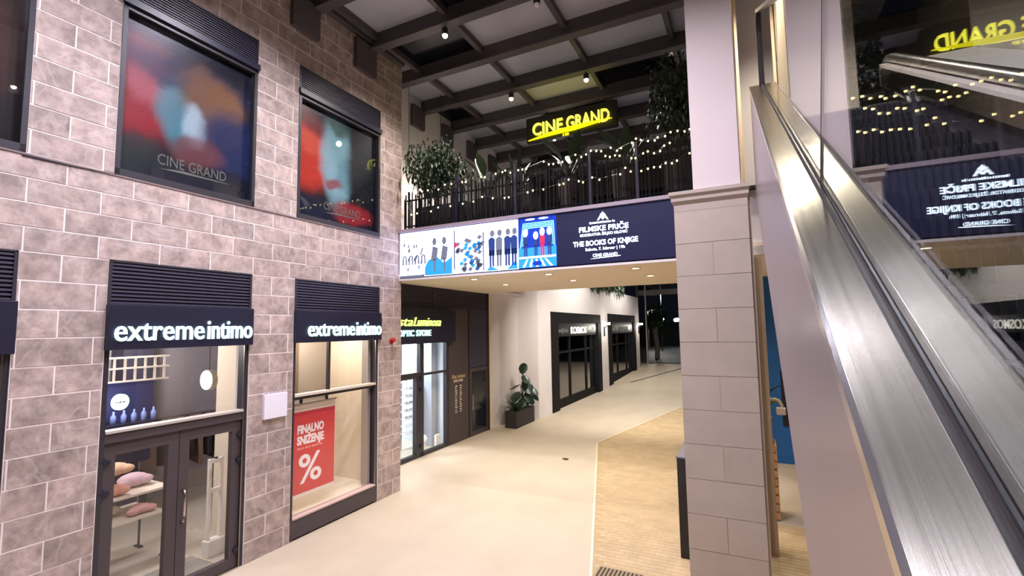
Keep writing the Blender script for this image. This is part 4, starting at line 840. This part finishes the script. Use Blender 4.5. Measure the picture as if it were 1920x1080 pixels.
for k, (x, y) in enumerate(((-7.6, 68), (-8.6, 68), (-9.1, 70), (-10.2, 66))):
    tag(MB().ball((x, y, 4.2), .25, 10, 6).build('distant_light', emission('far_light', (225, 250, 255), 14)), 'distant small white light in the night, %s from the left' % ('fourth', 'third', 'second', 'first')[k], 'light', 'distant lights outside')
bush(-7.4, 44, .565, 3.0, 1.0, 1.2, 900, .4, 'dark tree with a pale trunk outside the far gate')
t = bpy.data.objects['small_tree.002'] if 'small_tree.002' in bpy.data.objects else None
if t: MB().tube([(-7.35, 43.8, .565), (-7.3, 43.8, 1.6), (-7.45, 43.8, 2.9), (-7.35, 43.9, 3.6)], [.22, .2, .25, .12], 10).build('pale_trunk', mat('pale_trunk', (120, 110, 108), .8), t)

# ---------------- planter with monstera
pt = thing('floor_planter', 'long black planter box on the pale floor by the white wall', 'planter', (-7.28, 15.35, 0))
t = MB(); B('planter_body', -7.5, -7.07, 14.6, 16.1, 0.0, .55, mat('planter_black', (44, 38, 42), .6), pt, bevel=.012); B('soil', -7.46, -7.11, 14.64, 16.06, .55, .556, soil, pt)
ms = thing('monstera', 'tall dark monstera with one leaf high above the rest in the black planter', 'plant', (-7.28, 15.55, .55))
mon = mat('monstera_green', (26, 46, 34), .35, rand=.2)
def heart(parent, c, az, el, s, m):
    pts = [(0, -.08), (.18, -.32), (.5, -.42), (.85, -.28), (1.1, 0), (.85, .28), (.5, .42), (.18, .32), (0, .08), (.12, 0)]
    mtx = Matrix.Translation(c) @ Matrix.Rotation(az, 4, 'Z') @ Matrix.Rotation(-el, 4, 'Y')
    vs = [mtx @ Vector((a*s, b*s, -.15*s*a*a-.12*s*abs(b)*2)) for a, b in pts]+[mtx @ Vector((.5*s, 0, .02*s))]
    return MB().add(vs, [(i, (i+1) % 10, 10) for i in range(10)]).build('leaf', m, parent, smooth=True, fix=False)
for (dx, dy, hz, az, el, s) in ((.0, .15, 1.55, 4.9, -.9, .42), (.05, .2, .95, 5.4, -.7, .55), (.1, .35, .75, 5.9, -.5, .5), (-.05, -.25, .6, 4.6, -.6, .5), (.12, .1, .55, 5.9, -.8, .5), (-.1, .05, .8, 3.6, -.3, .42), (.15, .5, .55, 6.1, -.8, .42), (.05, -.1, .35, 5.0, -.6, .4), (0, .35, .45, 5.2, -.7, .45), (.08, -.05, 1.15, 5.7, -.6, .4), (.1, .3, .3, 5.5, -.3, .4), (-.02, .0, .25, 4.7, -.4, .38)):
    b = Vector((-7.28+dx, 15.55+dy, .55+hz)); MB().tube([(-7.28, 15.5, .556), (-7.28+dx*.3, 15.5+dy*.4, .55+hz*.6), b], [.018, .014, .009], 6).build('stem', mon, ms); heart(ms, b, az, el, s, mon)
sp = thing('grassy_plant', 'small spiky plant at the near end of the black planter', 'plant', (-7.28, 14.85, .55))
for i in range(60): leaf_at(sp, Vector((-7.28+random.uniform(-.08, .08), 14.85+random.uniform(-.12, .12), .55)), random.uniform(0, 6.28), R(random.uniform(35, 80)), random.uniform(.3, .55), .045, .5, leafm, 'blade')

# ================================================================== PILLAR
PY = 6.6
pl = struct('wall_pillar', 'beige limestone pillar with a capital carrying a white shaft', (-.37, PY+.3, 0))
B('core', -.81, .06, PY+.004, PY+.6, 0, 4.82, mat('pillar_joint', (158, 143, 132), .9), pl)
zs = [4.82]+[4.38-.428*i for i in range(0, 11)]+[0]; zs = sorted(set(v for v in zs if v >= 0))
for i in range(len(zs)-1):
    a, b = zs[i], zs[i+1]; j = .0035
    if i % 2 == 0: piece('stone_block', -.815, -.36-j, PY+random.uniform(-.002, .002), PY+.605, a+j, b-j, pillarm, pl); piece('stone_block', -.36+j, .068, PY+random.uniform(-.002, .002), PY+.605, a+j, b-j, pillarm, pl)
    else: piece('stone_block', -.815, .068, PY, PY+.605, a+j, b-j, pillarm, pl)
cap = MB()
prof = [(0, 4.80), (0, 4.9), (.03, 4.95), (.03, 5.0), (.055, 5.03), (.055, 5.075), (.0, 5.075)]
for (e0, z0), (e1, z1) in zip(prof, prof[1:]):
    cap.hexa([(-.815-e0, PY-e0, z0), (.068+e0*.6, PY-e0, z0), (.068+e0*.6, PY+.605, z0), (-.815-e0, PY+.605, z0)], [(-.815-e1, PY-e1, max(z1, z0+.0005)), (.068+e1*.6, PY-e1, max(z1, z0+.0005)), (.068+e1*.6, PY+.605, max(z1, z0+.0005)), (-.815-e1, PY+.605, max(z1, z0+.0005))])
cap.build('capital', pillarm, pl)
B('upper_shaft', -.565, .0, PY+.02, PY+.58, 5.075, 9.3, mat('shaft_plaster', (206, 192, 190), .8, vary=(1, .03)), pl)
B('shaft_side', .0, .012, PY+.05, PY+1.6, 5.45, 9.3, cream, pl); B('lit_edge_strip', .03, .07, 8.1, 8.14, 5.45, 9.3, mat('lit_edge_cream', (250, 225, 195), .5), pl)  # bright cream strip stands in for a lit edge beside the shaft

# ---------------- black totem left of the pillar
bt = thing('black_totem', 'glossy black stand half hidden behind the pillar on the tan paving', 'stand', (-.8, 8.1, .01))
B('totem_body', -1.04, -.6, 7.45, 8.65, .013, 1.4, mat('gloss_black', (16, 16, 22), .12), bt, bevel=.01); B('totem_top', -1.05, -.59, 7.44, 8.66, 1.4, 1.42, mat('totem_grey', (110, 106, 110), .4), bt)

# ================================================================== RIGHT SIDE: end walls, back corner
g = struct('wall_right', 'walls behind and beyond the escalator', (2, 8, 0))
B('end_wall', -.02, 1.75, 9.0, 9.1, 5.445, 9.3, plaster, g); B('far_right_wall', 3.2, 3.3, -4, 38, 0, 9.4, mat('right_wall_taupe', (92, 84, 80), .8), g)
cc = struct('trim_1', 'slim beige column behind the limestone pillar', (.17, 8.1, 0)); B('column_body', .115, .225, 8.05, 8.3, 0, 4.36, mat('column_beige', (206, 184, 160), .7), cc); B('gap_shade_strip', .1, .112, 8.0, 8.3, 0, 4.36, signbox, cc)  # solid dark strip stands in for the shade in the gap
B('pillar_edge', .068, .1, PY+.05, PY+.3, 0, 4.9, mat('pillar_edge', (200, 182, 165), .7), cc)
g = struct('wall_blue', 'blue painted wall under the terrace behind the escalator', (1.6, 13.4, 0)); B('blue_face', .25, 3.2, 13.4, 13.5, .0, 4.5, mat('blue_paint', (26, 92, 160), .6, vary=(2, .06)), g); B('white_pier', -.1, .25, 13.3, 13.5, 0, 4.5, plaster, g)
t = thing('menu_board', 'black board hanging on the blue wall beside the escalator', 'board', (.72, 13.38, 1.2)); B('board_face', .62, 1.0, 13.36, 13.398, .9, 2.2, signbox, t)
crm = mat('crate_wood', (206, 156, 100), .75, vary=(6, .15), rand=.12)
for k, (z0, l) in enumerate(((0.005, 'lowest wooden crate of the stack beside the pillar'), (.425, 'middle wooden crate of the stack beside the pillar'), (.845, 'topmost wooden crate of the stack beside the pillar'))):
    c = thing('wooden_crate', l, 'crate', (.1, 9.75, z0), 'stacked wooden crates')
    for i in range(3):
        zz = z0+.02+i*.135
        piece('slat', -.12, .32, 9.5, 9.515, zz, zz+.105, crm, c); piece('slat', -.12, .32, 9.985, 10, zz, zz+.105, crm, c); piece('slat', .305, .32, 9.515, 9.985, zz, zz+.105, crm, c); piece('slat', -.12, -.105, 9.515, 9.985, zz, zz+.105, crm, c)
    for a in (-.1, .28):
        for b in (9.52, 9.96): piece('corner_post', a, a+.024, b, b+.024, z0, z0+.41, crm, c)
    piece('crate_floor', -.1, .3, 9.52, 9.98, z0+.01, z0+.02, crm, c)
pp = pot(.12, 9.75, 1.262, .17, .42, 'grey pot with a dark plant on top of the crates', m=mat('pot_grey', (140, 138, 140), .7)); pp.name = 'crate_pot'; del pp['group']; pp['category'] = 'pot'
cp = thing('dark_houseplant', 'dark broad-leaved plant in the grey pot on the crates', 'plant', (.12, 9.75, 1.65))
for (dx, az, el, s, h) in ((.05, -.3, .9, .5, .35), (.0, 2.5, .9, .5, .4), (.08, .6, .5, .4, .2), (-.05, 4, .7, .45, .3)):
    b = Vector((.12+dx, 9.75, 1.65+h)); MB().tube([(.12, 9.75, 1.63), b], .01, 5).build('stem', mon, cp); leaf_at(cp, b, az, el, s, .22, .3, mon)
wl_ = thing('arm_lamp', 'white curved arm lamp reaching from the slim column to the escalator', 'lamp', (.22, 8.15, 2.2)); lm = mat('lamp_cream', (238, 226, 200), .4)
MB().tube([(.22, 8.15, 2.2), (.29, 8.15, 2.21), (.34, 8.15, 2.19), (.375, 8.15, 2.13), (.38, 8.15, 2.08)], .022, 10).build('arm', lm, wl_, smooth=True)
MB().box(.3, .42, 8.1, 8.22, 1.99, 2.09).build('lamp_head', lm, wl_, bevel=.012); MB().disc((.21, 8.15, 2.2), (1, 0, 0), .04, .02).build('wall_plate', lm, wl_)

# ================================================================== ESCALATOR
A30 = R(30); CI, SI = math.cos(A30), math.sin(A30)
def ep(x, n, t): return (x, t*CI-n*SI, 3.3+t*SI+n*CI)      # cross position x, height n above the rake through the eye, t along the rake
def ty(y, n): return (y+n*SI)/CI
YE = 6.56
es = thing('escalator', 'steel escalator with glass balustrade and black handrail rising away at the right', 'escalator', (.8, 1.0, 0))
T0 = -3.2
def rake(name, x0, x1, n0, n1, m, t0=T0, ye=YE, bevel=0, smooth=False):
    q = lambda n, y=None, t=None: [ep(x, n, t if t is not None else ty(y, n)) for x in (x0, x1)]
    lo = [ep(x0, n0, t0), ep(x1, n0, t0), ep(x1, n0, ty(ye, n0)), ep(x0, n0, ty(ye, n0))]
    hi = [ep(x0, n1, t0), ep(x1, n1, t0), ep(x1, n1, ty(ye, n1)), ep(x0, n1, ty(ye, n1))]
    o = MB().hexa(lo, hi).build(name, m, es, bevel=bevel)
    if m.name.startswith('brushed'):
        uv = o.data.uv_layers.new(name='across')
        for l in o.data.loops: v = o.data.vertices[l.vertex_index].co; uv.data[l.index].uv = (v.x, v.y)
    return o
steel = mat('brushed_steel', (196, 192, 182), .24, 1, vary=(1, .18, (60, .8, .8)), bump=(1, .05, (260, 1.2, 1.2)))
sb_ = steel.node_tree.nodes['Principled BSDF']; sb_.inputs['Anisotropic'].default_value = .88; sb_.inputs['Anisotropic Rotation'].default_value = 0
tg_ = steel.node_tree.nodes.new('ShaderNodeTangent'); tg_.direction_type = 'UV_MAP'; tg_.uv_map = 'across'; steel.node_tree.links.new(tg_.outputs[0], sb_.inputs['Tangent'])
clad = mat('cladding_grey', (140, 128, 136), .28, .5, vary=(1.5, .05))
rub = mat('black_rubber', (30, 28, 28), .35); hrm = mat('handrail_black', (42, 36, 34), .3)
eg = glass('balustrade_glass', (.96, .98, .98))
ND = -.686
rake('cladding', .165, .185, -1.93, ND-.012, clad); rake('truss', .19, 1.8, -1.93, -1.1, darkmetal, ye=6.4)
rake('deck_edge', .160, .172, ND-.03, ND+.004, mat('edge_bright', (214, 210, 214), .2, 1)); rake('outer_deck', .172, .288, ND-.03, ND, steel, bevel=.002)
rake('glass_channel', .288, .338, ND-.05, ND-.006, rub); rake('channel_bead', .296, .303, ND-.01, ND+.012, hrm); rake('channel_bead', .317, .324, ND-.01, ND+.012, hrm)
rake('inner_deck', .338, .425, ND-.03, ND, steel, bevel=.002); rake('skirt', .425, .432, ND-.4, ND, mat('skirt_dark', (60, 58, 60), .35, .8))
# glass pane outline in the rake plane with a rounded upper corner
NT = .15
def outline(off_, ny=.14):
    pts = [(T0, ND), (ty(YE-off_, ND), ND)]
    pts = [(p[0]*CI-p[1]*SI, 3.3+p[0]*SI+p[1]*CI) for p in pts]
    ztop = lambda y: 3.3+ty(y, NT-off_)*SI+(NT-off_)*CI
    ye = YE-off_; r = .2; y1 = ye-r
    pts += [(ye, ztop(ye)-.28)]+[(ye-r*(1-math.cos(a)), ztop(ye)-.28+.28*math.sin(a)-(ztop(ye)-ztop(y1))*(1-math.cos(a))) for a in (R(25), R(50), R(75), R(90))]
    pts += [(T0*CI-(NT-off_)*SI, 3.3+T0*SI+(NT-off_)*CI)]
    return pts
ol = outline(.02)
MB().prism([(.305, y, z) for y, z in ol], (.010, 0, 0)).build('glass_balustrade', eg, es)
hp = outline(0.0)[1:]
t = MB(); s_ = .036; prev = None; rings = []
for i, (y, z) in enumerate(hp):
    a = Vector((0, *hp[max(i-1, 0)])); b = Vector((0, *hp[min(i+1, len(hp)-1)])); d = (b-a).normalized(); nrm = Vector((0, -d.z, d.y))
    c = Vector((.31, y, z)); rings.append([c+Vector((s_, 0, 0))+nrm*.018, c+Vector((s_, 0, 0))-nrm*.018, c-Vector((s_, 0, 0))-nrm*.018, c-Vector((s_, 0, 0))+nrm*.018])
for i in range(len(rings)-1): t.hexa(rings[i], rings[i+1])
t.build('handrail', hrm, es)
# joints between glass panels
for tt in (2.35, 4.6): MB().hexa([ep(.304, ND, tt), ep(.316, ND, tt), ep(.316, ND, tt+.006), ep(.304, ND, tt+.006)], [ep(.304, NT-.04, tt), ep(.316, NT-.04, tt), ep(.316, NT-.04, tt+.006), ep(.304, NT-.04, tt+.006)]).build('glass_joint', rub, es)
# steps
stm = mat('step_grey', (92, 92, 100), .4, .6)
t = MB(); t.box(.44, 1.42, 0, .36, -.03, 0)
t.box(.44, 1.42, 0, .02, -.21, -.03)
for i in range(24): t.box(.45+i*.0405, .465+i*.0405, -.012, .36, -.20, .006)
sme = bpy.data.meshes.new('escalator_step'); sme.from_pydata(t.v, [], t.f); sme.materials.append(stm)
for i in range(24):
    tt = -2.6+i*.405; p = ep(0, -.98, tt)
    if p[1] < 5.8:
        o = bpy.data.objects.new('step', sme); COL.objects.link(o); o.parent = es; o.location = Vector(p)-off(es)
# far balustrade
rake('inner_deck', 1.43, 1.50, ND-.05, ND-.02, mat('white_strip', (226, 214, 204), .35, .3), ye=6.3)
t = MB(); pts = [ep(1.53, ND+.03, q) for q in (T0, 0, 3, 5.5, ty(6.2, ND))]; e = Vector(pts[-1]); pts += [tuple(e+Vector((0, .16, .07))), tuple(e+Vector((0, .33, .03))), tuple(e+Vector((0, .45, -.1)))]
t.tube(pts, [.05]*6+[.06, .03], 10).build('handrail', hrm, es, smooth=True)
t = MB(); pts2 = [ep(1.6, ND+.02, q) for q in (T0, 0, 3, ty(6.2, ND))]; t.tube(pts2, .012, 6).build('handrail_trim', mat('edge_bright', (214, 210, 214), .2, 1), es)
rake('outer_deck', 1.62, 2.1, ND-.03, ND+.0, mat('pale_deck', (200, 194, 184), .4, .4), ye=6.0)
rake('outer_glass', 2.1, 2.11, ND-.03, ND+.5, glass('grey_pane', (.7, .72, .7)), ye=6.0)
